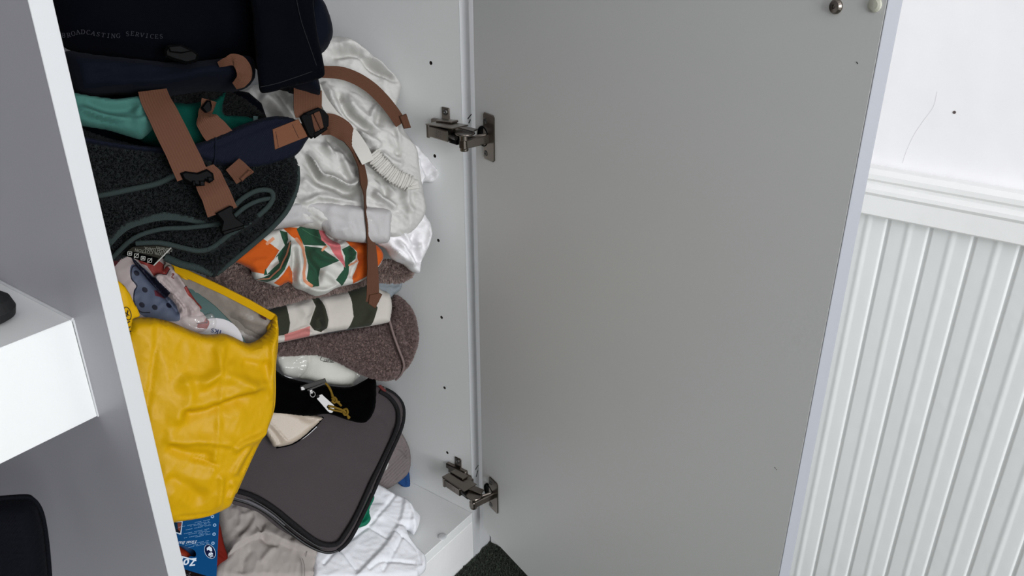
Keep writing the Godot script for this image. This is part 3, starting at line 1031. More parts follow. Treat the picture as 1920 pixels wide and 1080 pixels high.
	var pad := cloth("shoulder_strap", bp, M.navy_strap, px, pv([-226.6, 42.5, -210.2, 35.5, -173.4, 22.5, -125.7, 11.6, -105.1, 12.7, -83.3, 17.4, -50.8, 26.3, -24.8, 30.8, -5.6, 30.8, 11.4, 25.9, 24.4, 13.8, 27.2, 3.1, 19.9, -4.9, 9.6, -15, -5.2, -21.6, -31.9, -25.6, -56.6, -24, -73.8, -18.6, -90.7, -13.4, -109.4, -4.8, -143.9, 6.7, -174.9, 16.3, -211.8, 28.9, -228.4, 34.8]), {"t": 13.0, "tb": 14.0, "r": 9.0, "h": 2.6, "folds": [
		[[-102.7, 5.7, -79.8, 7, -54, 13.1, -20.7, 21.4, -1.1, 22.5], -3.2, 1.6, 1.6, 0.05],
		[[-84.2, -6.4, -66.1, -11.8, -42.2, -15.7, -16.5, -14.7, 4.7, -7.8], -3.2, 1.6, 1.6, 0.05],
		[[-81.4, 5.4, -85.4, -3.8, -88.2, -13.2], 1.2, 1.2, 1.2, 0.05]], "noise": [[0.8, 30.0, 0]]})
	var patch_m := mat(Color(0.42, 0.27, 0.19), 0.8, {"bump": ["weave", 60.0, 0.04], "spec": 0.3})
	plate("webbing_patch", pad, patch_m, Transform3D(), pv([-18.7, 14.8, 14.2, 22.3, 20.6, 0.8, -21.4, -8.5]), 11.0, 14.6, 0.4)
	var st := mat(Color(0.22, 0.12, 0.08), 0.9)
	for ln in [[-15.9, 11.5, 14.9, -17, -6.5, 14.9], [5.3, 17.2, 14.9, 9, 0.3, 14.9]]:
		cord("stitching", pad, st, Transform3D(), ln, 0.3, 5)
	cord("trim_cord", pad, M.navy_strap, Transform3D(), [-83.4, 15.1, 11, -87.1, 1.9, 14, -90.4, -9.6, 13.5, -92.9, -18.1, 6, -95.3, -24.8, 4], 1.0, 6)
	# ladder buckle with the webbing drawn through it
	var lb := func(a: Array, z0: float, z1: float) -> void: plate("ladder_buckle", bp, M.black_plastic, px, pv(a), z0, z1, 1.2)
	lb.call([15.6, 24, 19.5, 26.7, 30.1, 26.6, 29.2, 0.2, 23.7, -2.9, 20, 0.9], 13.0, 19.0)
	lb.call([39.5, 32.4, 46.5, 27.6, 50.3, 20.6, 47.5, 9.2, 42.4, 4.7, 39.5, 3.9, 39.6, 27.2], 13.0, 19.0)
	lb.call([21.1, 27.8, 40.2, 32.3, 42.4, 27.5, 24.7, 23.4], 13.0, 19.5)
	lb.call([25.1, 2.7, 42.5, 8, 46, 5.5, 27.8, -2.9], 13.0, 19.5)
	plate("webbing", bp, M.tan, px, pv([25, 26, 31, 27.7, 36, 6.3, 29.4, 4]), 13.5, 18.5, 0.9)
	plate("webbing", bp, M.tan, px, pv([31.8, 28, 40.2, 29.8, 44, 8.4, 36.7, 6.2]), 13.5, 18.9, 0.9)
	strap("webbing", bp, M.tan, px, [36.5, 58, 6, 34, 0, 32.3, 45, 10, 34, 0, 28.3, 32.2, 13, 33, 4, 27.7, 24, 13, 31, 10], 1.5)
	# long loose webbing that falls from the buckle over the sheets
	var wx: Transform3D = bx.affine_inverse() * frame(-0.1438, 0.6798, -0.1180, 33.0, 11.0)
	var tail := strap("loose_webbing", bp, M.tan, wx, [-0.2, 0.8, 2, 27, 0, 12.8, 0.5, 6, 27, 0, 25.2, -6.7, 8, 26, 0, 35.4, -19.2, 8, 23, -30, 40.9, -37, 8, 21, -52, 44.9, -55.5, 8, 21, -58, 46, -76.7, 8, 19, -50, 45.3, -94.3, 8, 16, -70, 44.3, -108.5, 8, 15, -72, 45.3, -130.2, 8, 15, -58, 46, -155.8, 8, 16, -40, 44.7, -185.2, 8, 16, -20, 42.4, -211, 8, 17, -10, 40.1, -231.1, 8, 17, 0, 38.2, -241.4, 8, 18, 6], 1.4)
	plate("folded_end", tail, M.tan, Transform3D(), pv([35.1, -230.7, 48.6, -229.9, 52.7, -232.9, 40.9, -250.9, 32.3, -242.4]), 6.0, 10.5, 0.7)
	strap("loose_webbing", bp, M.tan, wx, [2.6, 66.8, -4, 14, 0, 16.6, 65.2, 0, 15, 0, 34.9, 62.5, 2, 16, 5, 53, 54.6, 2, 16, 10, 70.3, 41.9, 2, 16, 8, 84.6, 25.8, 2, 16, 6, 96.8, 7.7, 2, 16, 4, 105.2, -7.7, 2, 16, 0], 1.4)
	plate("folded_end", bp, M.tan, wx, pv([103.2, 2.2, 112.9, 4.8, 117.4, -13.8, 107.9, -14.3]), 1.0, 6.5, 0.9)
	# brown webbing that crosses the padded strap to its clip, and the clip's tail
	var sx: Transform3D = bx.affine_inverse() * frame(-0.3604, 0.6756, -0.0900, 26.0, 20.0)
	strap("webbing", bp, M.tan, sx, [-13.2, 95.7, -22, 29, 0, -12.6, 83.1, -14, 30, 0, -9.3, 67.5, -6, 31, 0, -5.3, 47.6, 0, 32, 0, -1, 28.4, 4, 32, 0, 2.5, 11.8, 6, 33, 0, 5.2, -1.2, 6, 33, 0], 1.6)
	plate("side_buckle", bp, M.black_plastic, sx, pv([-6.9, 3.3, -1.2, 4.8, 10.2, 1.4, 20.7, 3.9, 26.3, -1.6, 26, -8.6, 20.9, -11.3, 17.1, -8.4, 12.8, -13, 7.3, -12.7, -0.6, -8, -5.2, -3.8]), 1.0, 11.0, 2.2)
	for c in [[3.1, -6.2, 6.3, -6.7, 5.7, -12.4, 2.5, -11.9], [10, -7.3, 15.4, -8.1, 14.9, -13.3, 10, -13.1], [18.9, -4.6, 24.4, -5.4, 24, -10, 19, -9.8]]:
		plate("buckle_tooth", bp, M.black_plastic, sx, pv(c), 8.0, 13.0, 1.0)
	strap("webbing", bp, M.tan, sx, [19.4, 6.1, -4, 22, 0, 21.5, -4.3, -2, 30, 0, 23, -16.4, 2, 31, 4, 24.9, -25, 4, 31, 0, 26.6, -34.6, 2, 32, 0, 28.3, -44.2, 0, 33, 0], 1.6)
	strap("webbing", bp, M.tan, sx, [27.1, 3.5, -8, 10, 0, 28.3, -12.9, -3, 10, 0, 29.4, -25, 0, 10, 0, 30.4, -34, 0, 9, 0], 1.4)
	plate("buckle_half", bp, M.black_plastic, sx, pv([20.4, -44.1, 36.8, -38.6, 39.9, -40.3, 38.5, -47.2, 40.4, -52.3, 47.9, -60.8, 45.8, -65.2, 22.8, -68.2, 21.5, -63.2, 25.6, -54.4]), 0.0, 7.5, 1.4)
	plate("buckle_half", bp, M.black_plastic, sx, pv([22.4, -64.6, 47.1, -61.8, 46.4, -65.3, 23.7, -69]), -1.0, 9.0, 1.0)
	# second, twisted strap behind
	strap("webbing", bp, M.tan, sx, [45.5, 82.5, -46, 16, 0, 41.8, 74.2, -44, 15, 30, 37.4, 67.4, -43, 18, 50, 39.1, 58.8, -43, 26, 8, 44.7, 47.1, -42, 30, 0, 51.7, 35.3, -42, 30, 0], 1.5)
	plate("side_buckle", bp, M.black_plastic, sx, pv([34.2, 74.7, 42.5, 82.4, 46.7, 81.4, 46.8, 71, 43.3, 64.5, 40, 64.9]), -47.0, -40.0, 2.0)
	strap("webbing", bp, M.tan, sx, [53.2, 7, -26, 20, 0, 58.3, -1.2, -24, 22, 0, 62.9, -10.6, -20, 24, 0], 1.6)
	plate("folded_end", bp, M.tan, sx, pv([56.4, -10.3, 68.6, -2, 71.1, -4.2, 58.5, -14.2]), -22.0, -17.0, 0.8)

	# the dark garment that hangs over the backpack
	var gx: Transform3D = frame(-0.2352, 0.7784, -0.0550, 27.0, 10.0)
	var g := thing("hanging_garment", "black navy garment with stitched hem hanging over the backpack", "garment", gx)
	cloth("body", g, M.navy_dark, Transform3D(), pv([-21, 116.6, 47.3, 114.4, 38.6, 65.2, 37.6, 34.2, 39.1, 8.2, 39.9, -7, 38.7, -15.1, 33.3, -18.7, 14.4, -22.7, -3.9, -24.5, -16.2, -27.3, -28.1, -28.4, -34.8, -26.6, -35, -14, -32.8, 19.7, -29.5, 52.6]), {"t": 9.0, "tb": 8.0, "r": 9.0, "h": 3.0, "noise": [[1.6, 18.0, 0, 85, 0.3]], "folds": [
		[[19.8, 77.3, 20.8, 49.5, 25, 26.6, 29.8, -1.4], -2.0, 2.0, 5.0, 0.0], [[-12.2, 68, -14.8, 35.1, -16.2, 1.4], 3.0, 9.0, 12.0], [[3.1, 56.1, -0.2, 17.1], -2.0, 9.0, 9.0],
		[[-33.6, -19.8, -14.5, -17.1, 10.1, -11.3, 39.4, -2.2], 1.2, 1.5, 3.0, 0.0]]})
	var thread := mat(Color(0.032, 0.038, 0.058), 0.8)
	for ln in [[-35.6, -21.2, 9.5, -17, -19, 10.5, 7.3, -13.8, 10.5, 35.3, -7.2, 8.5], [17.7, 65.7, 9, 19.5, 43.5, 9, 24.5, 18.4, 9, 29.5, -4.9, 8.5]]:
		cord("stitching", g, thread, Transform3D(), ln, 0.35, 5)

	# green clothes between backpack and towel
	var green := mat(Color(0.02, 0.235, 0.20), 0.9, {"bump": ["twill", 60.0, 0.012], "rim": 0.1, "spec": 0.2})
	var o := thing("green_garment", "deep teal green garment crumpled under the backpack straps", "garment", frame(-0.2710, 0.6975, -0.1600, 28.0, 25.0))
	cloth("body", o, green, Transform3D(), pv([-74.6, 33.5, -46.6, 35.5, -23.7, 31.8, -6.8, 32.6, 7.9, 33.6, 20.5, 41.3, 23, 38.4, 14, 15, 33, 11, 53, 4.2, 58.5, -6.9, 33.4, -18.2, -4.7, -23.7, -40, -20.4, -78.3, -8.1, -86.1, 10.2]), {"t": 16.0, "tb": 20.0, "r": 14.0, "h": 3.0, "noise": [[3.0, 20.0, 0, -20, 0.5]], "folds": [
		[[12.8, 8.8, 19, 2.9, 27.1, -3.2, 36.7, -8.2], -6.0, 3.0, 5.0], [[-35.6, 31.8, -25.8, 15.7, -17.8, -4.2], 4.0, 8.0, 12.0], [[22.4, 38.5, 14.6, 23.9, 9.4, 10.4], 4.0, 3.0, 5.0], [[26.3, 8.5, 44.1, 3.9, 55.2, -3.9], 3.0, 6.0, 4.0]]})
	plate("care_label", o, mat(Color(0.25, 0.34, 0.33), 0.8), Transform3D(), pv([45.9, 6.3, 51.3, 5, 49.3, -1.9, 44.5, -0.7]), 11.0, 15.0, 0.3)
	var pale := mat(Color(0.25, 0.42, 0.39), 0.9, {"bump": ["weave", 60.0, 0.012], "rim": 0.1, "spec": 0.2})
	var o2 := thing("pale_green_garment", "pale sage green garment with folded hems beside the divider", "garment", frame(-0.3746, 0.7260, -0.1600, 28.0, 25.0))
	cloth("body", o2, pale, Transform3D(), pv([-55, 36.9, -30.4, 32.1, -5.5, 26.1, 21.4, 26.8, 31.1, 15.2, 31.4, 5.8, 24.7, -0.5, 25.5, -7.6, 16.4, -14.8, 9.2, -18.6, -2.7, -13.6, -22, -4.4, -55.5, 8.7]), {"t": 16.0, "tb": 25.0, "r": 10.0, "h": 2.6, "noise": [[1.5, 30.0, 0]], "folds": [
		[[-47.9, 21.4, -31.8, 11.7, -15.1, 4.1, 2.4, -1.4, 18.9, 0.2, 28.4, 7.3], 8.0, 3.0, 7.0], [[-41.6, 27.6, -23.3, 15.3, -5.8, 11.1, 7.9, 13.1, 15.4, 18.1], -8.0, 6.0, 5.0], [[-45.4, 13.2, -25.8, 3, -5.9, -2.8, 11.3, -2.5], -7.0, 3.0, 5.0], [[7.2, 3.8, 18.7, 13.1, 26.7, 20.4], 6.0, 6.0, 3.0]]})
	cloth("print_patch", o2, green, Transform3D(), pv([-4.4, -0.7, 12.4, 3.2, 25.2, 7.7, 25.8, -0.6, 13.6, -7.4, 1, -5.9]), {"t": 20.0, "tb": 2.0, "r": 6.0, "h": 2.5})
	var dk := mat(Color(0.012, 0.014, 0.018), 1.0)
	# dark terry folded towel
	var dx: Transform3D = frame(-0.3041, 0.6188, -0.1350, 28.0, 22.0)
	var terry := mat(Color(0.035, 0.046, 0.048), 1.0, {"bump": ["loops", 30.0, 0.12], "rim": 0.15, "spec": 0.1})
	var band := mat(Color(0.185, 0.22, 0.215), 0.95, {"bump": ["twill", 60.0, 0.03], "rim": 0.15, "spec": 0.15})
	var d := thing("dark_towel", "dark green terry towel folded in layers beneath the navy strap", "towel", dx)
	cloth("body", d, terry, Transform3D(), pv([-134.1, 98.1, -98.5, 86.7, -46.2, 66.1, 10.6, 54.3, 72.7, 54, 100.2, 42.6, 102.5, 17.3, 93.4, -9.1, 70.1, -32.5, 33.6, -55.9, 5.4, -72.9, -12.7, -83.7, -19, -84.5, -35.6, -74.2, -54, -61.9, -69.4, -51.5, -91.5, -41.3, -117.5, -47.7, -133.4, -33.8, -141, 9.8]), {"t": 38.0, "tb": 25.0, "r": 26.0, "h": 2.8, "noise": [[3.0, 16.0, 0, 0, 0.6], [0.8, 120.0, 0]], "folds": [
		[[-129.2, 28.4, -110.2, 27.9, -81.9, 29.8, -56, 31, -34.1, 39, -24.6, 42.7], 14.0, 18.0, 2.0, 0.0],
		[[-118, -25.6, -107.6, -15.1, -90.6, -8.1, -60.5, -6.2, -38.1, -11.1, -16.1, -20.4, 2.5, -24.7], 16.0, 20.0, 2.0, 0.03],
		[[-115.9, -45.6, -93.2, -27.4, -63.5, -21.3, -29.1, -25.8, 2.2, -25.9], 5.0, 8.0, 2.0, 0.03],
		[[-91.5, -32.7, -66.6, -37, -42.3, -47.6, -27.4, -53.4, -11.5, -52.4, 10.5, -40.2, 37.7, -28.5, 59.8, -12.5], 14.0, 16.0, 2.0, 0.03],
		[[20.8, -19.3, 36.4, -9.5, 54.7, -5.8, 65.4, -3.5, 61.2, -12.1, 38.3, -25.4], -12.0, 6.0, 6.0, 0.05],
		[[104.3, 30.2, 100, 7.8, 84.2, -19.6, 61.1, -38.9, 32.2, -56.9], 6.0, 20.0, 10.0, 0.05],
		[[-119.4, 36.5, -75, 36.2, -33.6, 41.5], -8.0, 5.0, 9.0]]})
	fibres("terry_pile", d, M.fibre, Transform3D(), 60000, 0.0030, 0.0008, 0.7, Color(0.026, 0.042, 0.046), Color(0.088, 0.115, 0.12), 12)
	# two folded layers that lie on the body, each with its own rounded lip
	cloth("fold", d, terry, Transform3D(Basis(), Vector3(0, 0, 0.026)), pv([-152.6, 31.9, -109.7, 30.3, -81.4, 32.2, -52.3, 35.4, -24.6, 42.7, 6, 30.9, 33.2, 12.9, 51.3, -10.5, 33.2, -19.4, 13.7, -23.9, -0.1, -25.5, -16.2, -21, -38.3, -12.3, -60.7, -7.4, -89.7, -9.5, -107, -17.7, -118.7, -29.1, -133.4, -33.8, -145.7, -13.5]), {"t": 17.0, "tb": 8.0, "r": 9.0, "h": 3.0, "noise": [[2.0, 20.0, 0, 0, 0.6], [0.8, 120.0, 0]], "folds": [[[-114.6, 5.5, -67.7, 15.4, -10.5, 8], 3.0, 14.0, 14.0], [[15.4, -15.2, 32.6, -6.3, 48.3, -6.2], -6.0, 6.0, 6.0]]})
	fibres("terry_pile", d, M.fibre, Transform3D(Basis(), Vector3(0, 0, 0.026)), 22000, 0.0030, 0.0008, 0.7, Color(0.032, 0.05, 0.054), Color(0.10, 0.13, 0.135), 14)
	cloth("fold", d, terry, Transform3D(Basis(), Vector3(0, 0, 0.034)), pv([-140.7, 91.9, -118.3, 83.1, -79.6, 69.8, -30.5, 57.2, -2.6, 48.5, 2.8, 38.9, -16.9, 36.6, -27.9, 40.7, -37.4, 37, -56.1, 30.4, -82.3, 28, -110.5, 26.2, -129.7, 26, -153.6, 27.3]), {"t": 15.0, "tb": 8.0, "r": 9.0, "h": 3.0, "noise": [[2.0, 20.0, 0, 0, 0.6], [0.8, 120.0, 0]]})
	fibres("terry_pile", d, M.fibre, Transform3D(Basis(), Vector3(0, 0, 0.034)), 14000, 0.0032, 0.0008, 0.8, Color(0.032, 0.05, 0.054), Color(0.10, 0.13, 0.135), 15)
	var hems := [
		[[-130.5, 22.9, 45, -109.6, 23.1, 46, -82.6, 24.9, 47, -57.6, 27.1, 47, -39.8, 33.4, 47, -29.5, 37.4, 47], 3.2],
		[[-119.2, -32.2, 41, -108.7, -20.1, 45, -91.1, -12.5, 47, -62.4, -10.8, 48, -41, -15.4, 48, -19.9, -23.7, 48, -3.4, -28.2, 47], 2.6],
		[[-118.2, -45.3, 35, -93.1, -28.3, 53, -65, -23.1, 56, -37.9, -25.9, 57, -12.6, -27.1, 57, -2.6, -26.3, 56], 2.6],
		[[-91.5, -33.7, 48, -67.7, -37.4, 52, -44.7, -47.4, 52, -30.4, -52.9, 51, -15.4, -52, 52, 5.4, -40.9, 52, 31.5, -29.8, 50, 54, -16.4, 46, 62.6, -5, 44, 59.1, 2.4, 44, 44.5, 3.7, 46, 28, -2.6, 48, 17.8, -9.6, 48], 3.0],
		[[12.9, -22.4, 48, 29.1, -12.6, 48, 45.3, -7.6, 46, 58.7, -6.9, 43], 2.6],
		[[100.9, 27.3, 20, 96.2, 6.2, 24, 80.1, -20.6, 28, 58.2, -39.6, 28, 30.3, -57.1, 26, 6.1, -71.7, 20, -13.5, -82.8, 12], 3.2],
		[[-64.7, -53.8, 24, -49.7, -64.6, 26, -33.7, -71.9, 26, -19.6, -80.9, 18], 4.6]]
	for hm in hems: cord("hem", d, band, Transform3D(), hm[0], hm[1], 7)
	strap("hem", d, band, Transform3D(), [-116.8, -29.3, 47, 6, 0, -105.6, -18.4, 49, 9, 0, -89.7, -11.2, 51, 10, 0, -62.1, -9.2, 52, 9, 0, -40.9, -13.9, 52, 7, 0, -19.7, -22, 50, 5, 0, -4.3, -26.9, 48, 3, 0], 1.6)
	# its care label
	var tagm := mat(Color(0.15, 0.145, 0.125), 0.9, {"spec": 0.1})
	plate("care_label", d, tagm, Transform3D(), pv([-103.9, -41.6, -95.1, -37, -75.6, -39.2, -56.1, -43.3, -67.7, -51.9, -78.7, -60.5]), 45.0, 46.0, 0.2)
	plate("care_label", d, mat(Color(0.012, 0.012, 0.013), 0.9, {"spec": 0.1}), Transform3D(), pv([-107.7, -43.4, -101.8, -39.5, -72.1, -53.6, -78.7, -60.5]), 46.0, 46.4, 0.1)
	var white := mat(Color(0.6, 0.6, 0.58), 0.8)
	plate("label_edge", d, white, Transform3D(), pv([-79.2, -60.4, -67.7, -51.9, -56.7, -43.2, -55.7, -44, -67.4, -53.2, -78.2, -61.2]), 45.8, 46.6, 0.1)
	for k in 4:  # care symbols, small outlined shapes
		var c: Vector2 = pv([-99.8, -43.6, -93.8, -47.1, -87.7, -51, -81.6, -54.7])[k]
		var sy := MB.new()
		for j in 4:
			var a := Vector2(0.0028, 0).rotated(TAU * j / 4 + 0.5)
			var e := Vector2(0.0028, 0).rotated(TAU * (j + 1) / 4 + 0.5)
			sy.bar(Vector3(c.x + a.x, c.y + a.y, 0.0466), Vector3(c.x + e.x, c.y + e.y, 0.0466), 0.0006, 0.0003, Vector3(0, 0, 1), 0.00005)
		if k % 2: sy.bar(Vector3(c.x - 0.0028, c.y - 0.0022, 0.0466), Vector3(c.x + 0.0028, c.y + 0.0022, 0.0466), 0.0006, 0.0003, Vector3(0, 0, 1), 0.00005)
		else: sy.lathe(Transform3D(Basis(Vector3(1, 0, 0), Vector3(0, 0, 1), Vector3(0, -1, 0)), Vector3(c.x, c.y, 0.0464)), PackedVector2Array([Vector2(0.0011, 0), Vector2(0.0009, 0.0004), Vector2(0, 0.0004)]), 10)
		part("care_symbol", sy.build(), white, d)
	var lines := ["Dunelm", "WASH DARK", "100% COTTON"]
	var lp := pv([-64.6, -44.9, -72.1, -44.8, -79.3, -46])
	for k in 3: lettering("label_text", d, mat(Color(0.45, 0.45, 0.42), 0.8), Transform3D(), lines[k], lp[k].x * 1000, lp[k].y * 1000, 46.3, 2.0, 160.0)
	# a second piece of dark terry looks out behind the twisted strap
	var d2 := thing("dark_cloth", "black terry cloth showing between green garment and white sheet", "towel", frame(-0.2710, 0.6975, -0.1600, 28.0, 25.0))
	cloth("body", d2, terry, Transform3D(), pv([-50.3, 45.9, 20.7, 42.5, 31.6, 35, 42.6, 27.4, 58.1, 10.1, 60.3, 2, 44.1, 3.9, 20.5, 10.4, 5, 25, -30.3, 28.8]), {"t": 6.0, "tb": 30.0, "r": 10.0, "h": 3.0})
	fibres("terry_pile", d2, M.fibre, Transform3D(), 6000, 0.0036, 0.0009, 0.6, Color(0.008, 0.01, 0.012), Color(0.03, 0.035, 0.04), 13)


# ---------------------------------------------------------------- sheets, printed cloth, fluffy towels, knitted blanket
func linen() -> void:
	# crumpled fitted sheet
	var s := thing("fitted_sheet", "crumpled white fitted sheet with elastic hem beneath the hanging webbing", "sheet", frame(-0.0180, 0.6778, -0.1006, 33.0, 22.0))
	cloth("body", s, M.sheet, Transform3D(), pv([-98.5, 94.2, -74.5, 102.6, -56.6, 98, -38.3, 84.7, -23, 69.4, -5.3, 49.3, 8.8, 32.9, 5, 17.9, -3.1, -0.5, 1.6, -24.4, 10.9, -43, 17.8, -58.6, 18.1, -86.9, 18.2, -116.9, 16.8, -146.8, -6.9, -170.7, -34.1, -174.4, -95.3, -161.4, -169.8, -136.8, -200.2, -111.5, -203.7, -47.9, -208.2, 8, -202.7, 41.9, -153.8, 51.9, -123.2, 70.6]), {"t": 30.0, "tb": 12.0, "r": 20.0, "h": 1.8, "fs": 1.5, "noise": [[8.0, 9.0, 0, 40, 0.7], [5.0, 18.0, 1, 48, 0.5], [2.6, 40.0, 1, 55, 0.45], [1.0, 95.0, 1, 50, 0.5]], "folds": [
		[[-91.2, 68.4, -69.2, 72.5, -50.6, 71.2, -32.8, 53.5, -15.4, 41.4, 2.1, 28.4], -12.0, 9.0, 4.0],
		[[-76, 92.8, -57, 85.9, -39.8, 74.8, -19.7, 61.9, 7.2, 32.3], 10.0, 7.0, 9.0],
		[[-52, 71.3, -29.9, 62.6, -13.9, 51.4, 1.7, 35.7], 7.0, 4.0, 7.0],
		[[-21.5, 1.9, -17.1, -13.8, -12.4, -37, -15.1, -64.7], 8.0, 4.0, 8.0],
		[[-29, 11.3, -34.8, 2.3, -42, -6.4, -46.6, -16.9], 9.0, 9.0, 3.5],
		[[-29, 11.3, -33.3, -12.3, -42.2, -26.8], -11.0, 6.0, 8.0],
		[[-78.6, 30.5, -80.3, 9.9, -72.6, -5.8, -61.3, -17, -52.3, -25.1, -38.1, -29.3], -9.0, 3.0, 9.0],
		[[-67.6, 26.8, -68, 5.3, -58.9, -11.4, -44.3, -21.5, -28, -21.6], 8.0, 8.0, 5.0],
		[[-91.9, 36.6, -88.7, 11.4, -79.4, -12.4, -67.1, -26.5], 8.0, 6.0, 8.0],
		[[-99.6, 42.1, -95, 26.2, -92.1, 8.1], 7.0, 5.0, 6.0],
		[[-106.1, 18.6, -96.4, 7.8, -85.9, -7.5, -73.6, -21.6, -65.6, -35.3, -58.5, -56.4], -8.0, 3.0, 6.0],
		[[-100.2, -21.1, -92.1, -38.4, -83.2, -55.2, -68.3, -72.1], -11.0, 4.0, 7.0],
		[[-105.4, -22.8, -97.9, -47.9, -89.8, -79.1, -83.9, -97.2], -13.0, 5.0, 5.0],
		[[-113.5, -37.7, -105, -47.2, -95.4, -59.7, -84.9, -94.2], 10.0, 8.0, 5.0],
		[[-95.2, -20.9, -84.3, -43.6, -72.6, -62.1, -63.3, -77.7], 9.0, 6.0, 4.0],
		[[-137.7, -43.7, -127.8, -66.2, -120.3, -81.3, -109.3, -84.1, -86.9, -98.3, -71.3, -91.4, -63.3, -77.7], 11.0, 5.0, 2.2],
		[[-141.8, -47.5, -131.3, -70.1, -124, -86.7, -106.8, -95.9, -86.6, -105.6, -66.8, -100.7], -12.0, 4.0, 7.0],
		[[-161.8, -107.8, -145, -112.8, -130.1, -107.5, -109.5, -112.9, -88.6, -118.5, -73.3, -123.3], 7.0, 5.0, 3.0],
		[[-148.9, -75.2, -134.6, -91.1, -117.8, -101.8, -94.9, -111.9], 6.0, 6.0, 7.0],
		[[-50.9, -64.5, -40.6, -74.4, -33.8, -88.4, -24.6, -96.9], -7.0, 6.0, 6.0],
		[[-42.6, -58.1, -29.7, -71.2, -17, -77, -6.8, -79.7], 7.0, 5.0, 4.0],
		[[-57.6, -107.7, -44.5, -119.6, -32.6, -130, -28, -139.5], 8.0, 4.0, 5.0],
		[[-47, -86.9, -39.2, -104, -37.4, -122], -8.0, 5.0, 6.0],
		[[-17.5, -90.3, -10.8, -105.9, -11.1, -128.2, -5.5, -151.4], 8.0, 5.0, 7.0],
		[[-17.1, -28.5, -15.3, -46.3, -14.2, -68.5], -7.0, 5.0, 4.0],
		[[-184.6, 29.4, -168.7, 18.3, -158.9, 2.1, -150.5, -14.1], 9.0, 6.0, 9.0],
		[[-162.1, 34.5, -152, 19.7, -143.7, 2.1, -139.1, -12.4], -8.0, 5.0, 5.0],
		[[-138, 29.7, -134.7, 15.4, -133, -0.3], 6.0, 5.0, 5.0],
		[[-67.1, -26.5, -47.4, -41.5, -37.7, -55.7], 7.0, 5.0, 8.0]]})
	# the smooth hem tape and the gathered elastic that continues it
	strap("hem_tape", s, M.elastic, Transform3D(), [-109, 33.1, 45, 8, 20, -106.3, 17.4, 48, 10, 20, -97.6, -4.2, 50, 13, 15, -85.2, -21.8, 50, 15, 10, -74.5, -38.5, 54, 17, 0, -67.2, -57.8, 59, 18, 0, -62.4, -72.1, 59, 17, 0], 1.6)
	var spine := spline(pv([-54.9, -61.2, -47.7, -72.2, -37.7, -85, -27.3, -95.1, -16.3, -102.3, -8.8, -107.6, -8.2, -113.7]), false, 8)
	var g := MB.new()
	var rows := []
	var run := 0.0
	for k in spine.size():
		if k: run += spine[k].distance_to(spine[k - 1])
	var total := run
	var fine := 130
	for k in fine + 1:
		var want := total * k / fine
		var acc := 0.0
		var at := spine[spine.size() - 1]
		var dir := (spine[spine.size() - 1] - spine[spine.size() - 2]).normalized()
		for j in range(1, spine.size()):
			var sl := spine[j].distance_to(spine[j - 1])
			if acc + sl >= want:
				at = spine[j - 1].lerp(spine[j], (want - acc) / sl)
				dir = (spine[j] - spine[j - 1]).normalized()
				break
			acc += sl
		var puck := 0.5 + 0.5 * sin(TAU * k / 5.6 + 1.1 * sin(k * 0.37))
		var nn := dir.orthogonal()
		var row := PackedVector3Array()
		for j in 13:
			var c := TAU * j / 13.0
			var wd := 0.0100 + 0.0016 * puck + 0.0012 * sin(k * 0.9)
			var q := at + nn * cos(c) * wd
			row.append(Vector3(q.x, q.y, 0.053 + sin(c) * (0.0038 + 0.0022 * puck)))
		row.reverse()
		rows.append(row)
	g.smooth_grid(rows, true)
	part("elastic_hem", g.build(), M.elastic, s)
	# folded pale sheet lying in front, its edge turned under
	var f := thing("folded_sheet", "pale grey folded sheet with smooth rounded edge above the printed cloth", "sheet", frame(-0.0950, 0.5379, -0.0604, 33.0, 22.0))
	cloth("body", f, M.sheet_grey, Transform3D(), pv([-166.2, 39.9, -144.7, 48.3, -117.1, 50.4, -89.7, 48.4, -62.5, 42.2, -35, 34.4, -14, 28.8, 4.4, 24.3, 9.3, 17.1, 5.8, -0.8, 1.8, -17.1, -5.6, -22, -28.6, -18.7, -56.5, -11.8, -75.5, -4.8, -83.8, 4.9, -88.3, 12.7, -98.1, 16.9, -115.6, 16.4, -136.2, 16.4, -156.5, 16.4, -170.1, 23.8]), {"t": 18.0, "tb": 20.0, "r": 14.0, "h": 2.3, "noise": [[1.8, 22.0, 0, 10, 0.6], [1.6, 34.0, 1, 20, 0.6]], "folds": [
		[[-148.9, 43.3, -111, 45.4, -70.3, 37.4, -22.1, 24.1, 4.7, 16.2], 4.0, 5.0, 9.0], [[-113.4, 30.2, -97.5, 21, -88.3, 12.7], -4.0, 4.0, 5.0], [[-85.2, 32.2, -58.3, 23, -34.4, 9.7], 2.5, 8.0, 5.0], [[-82.2, 6.2, -61.2, 4.7, -46.4, 7], 3.0, 5.0, 5.0], [[-142, 22.8, -122.4, 25.8, -109.1, 31.1], 3.0, 6.0, 6.0]]})
	# crumpled white pillowcase at the panel
	var p := thing("pillowcase", "bright white crumpled pillowcase squeezed against the wardrobe side panel", "pillowcase", frame(-0.0300, 0.5077, -0.0468, 31.0, 22.0))
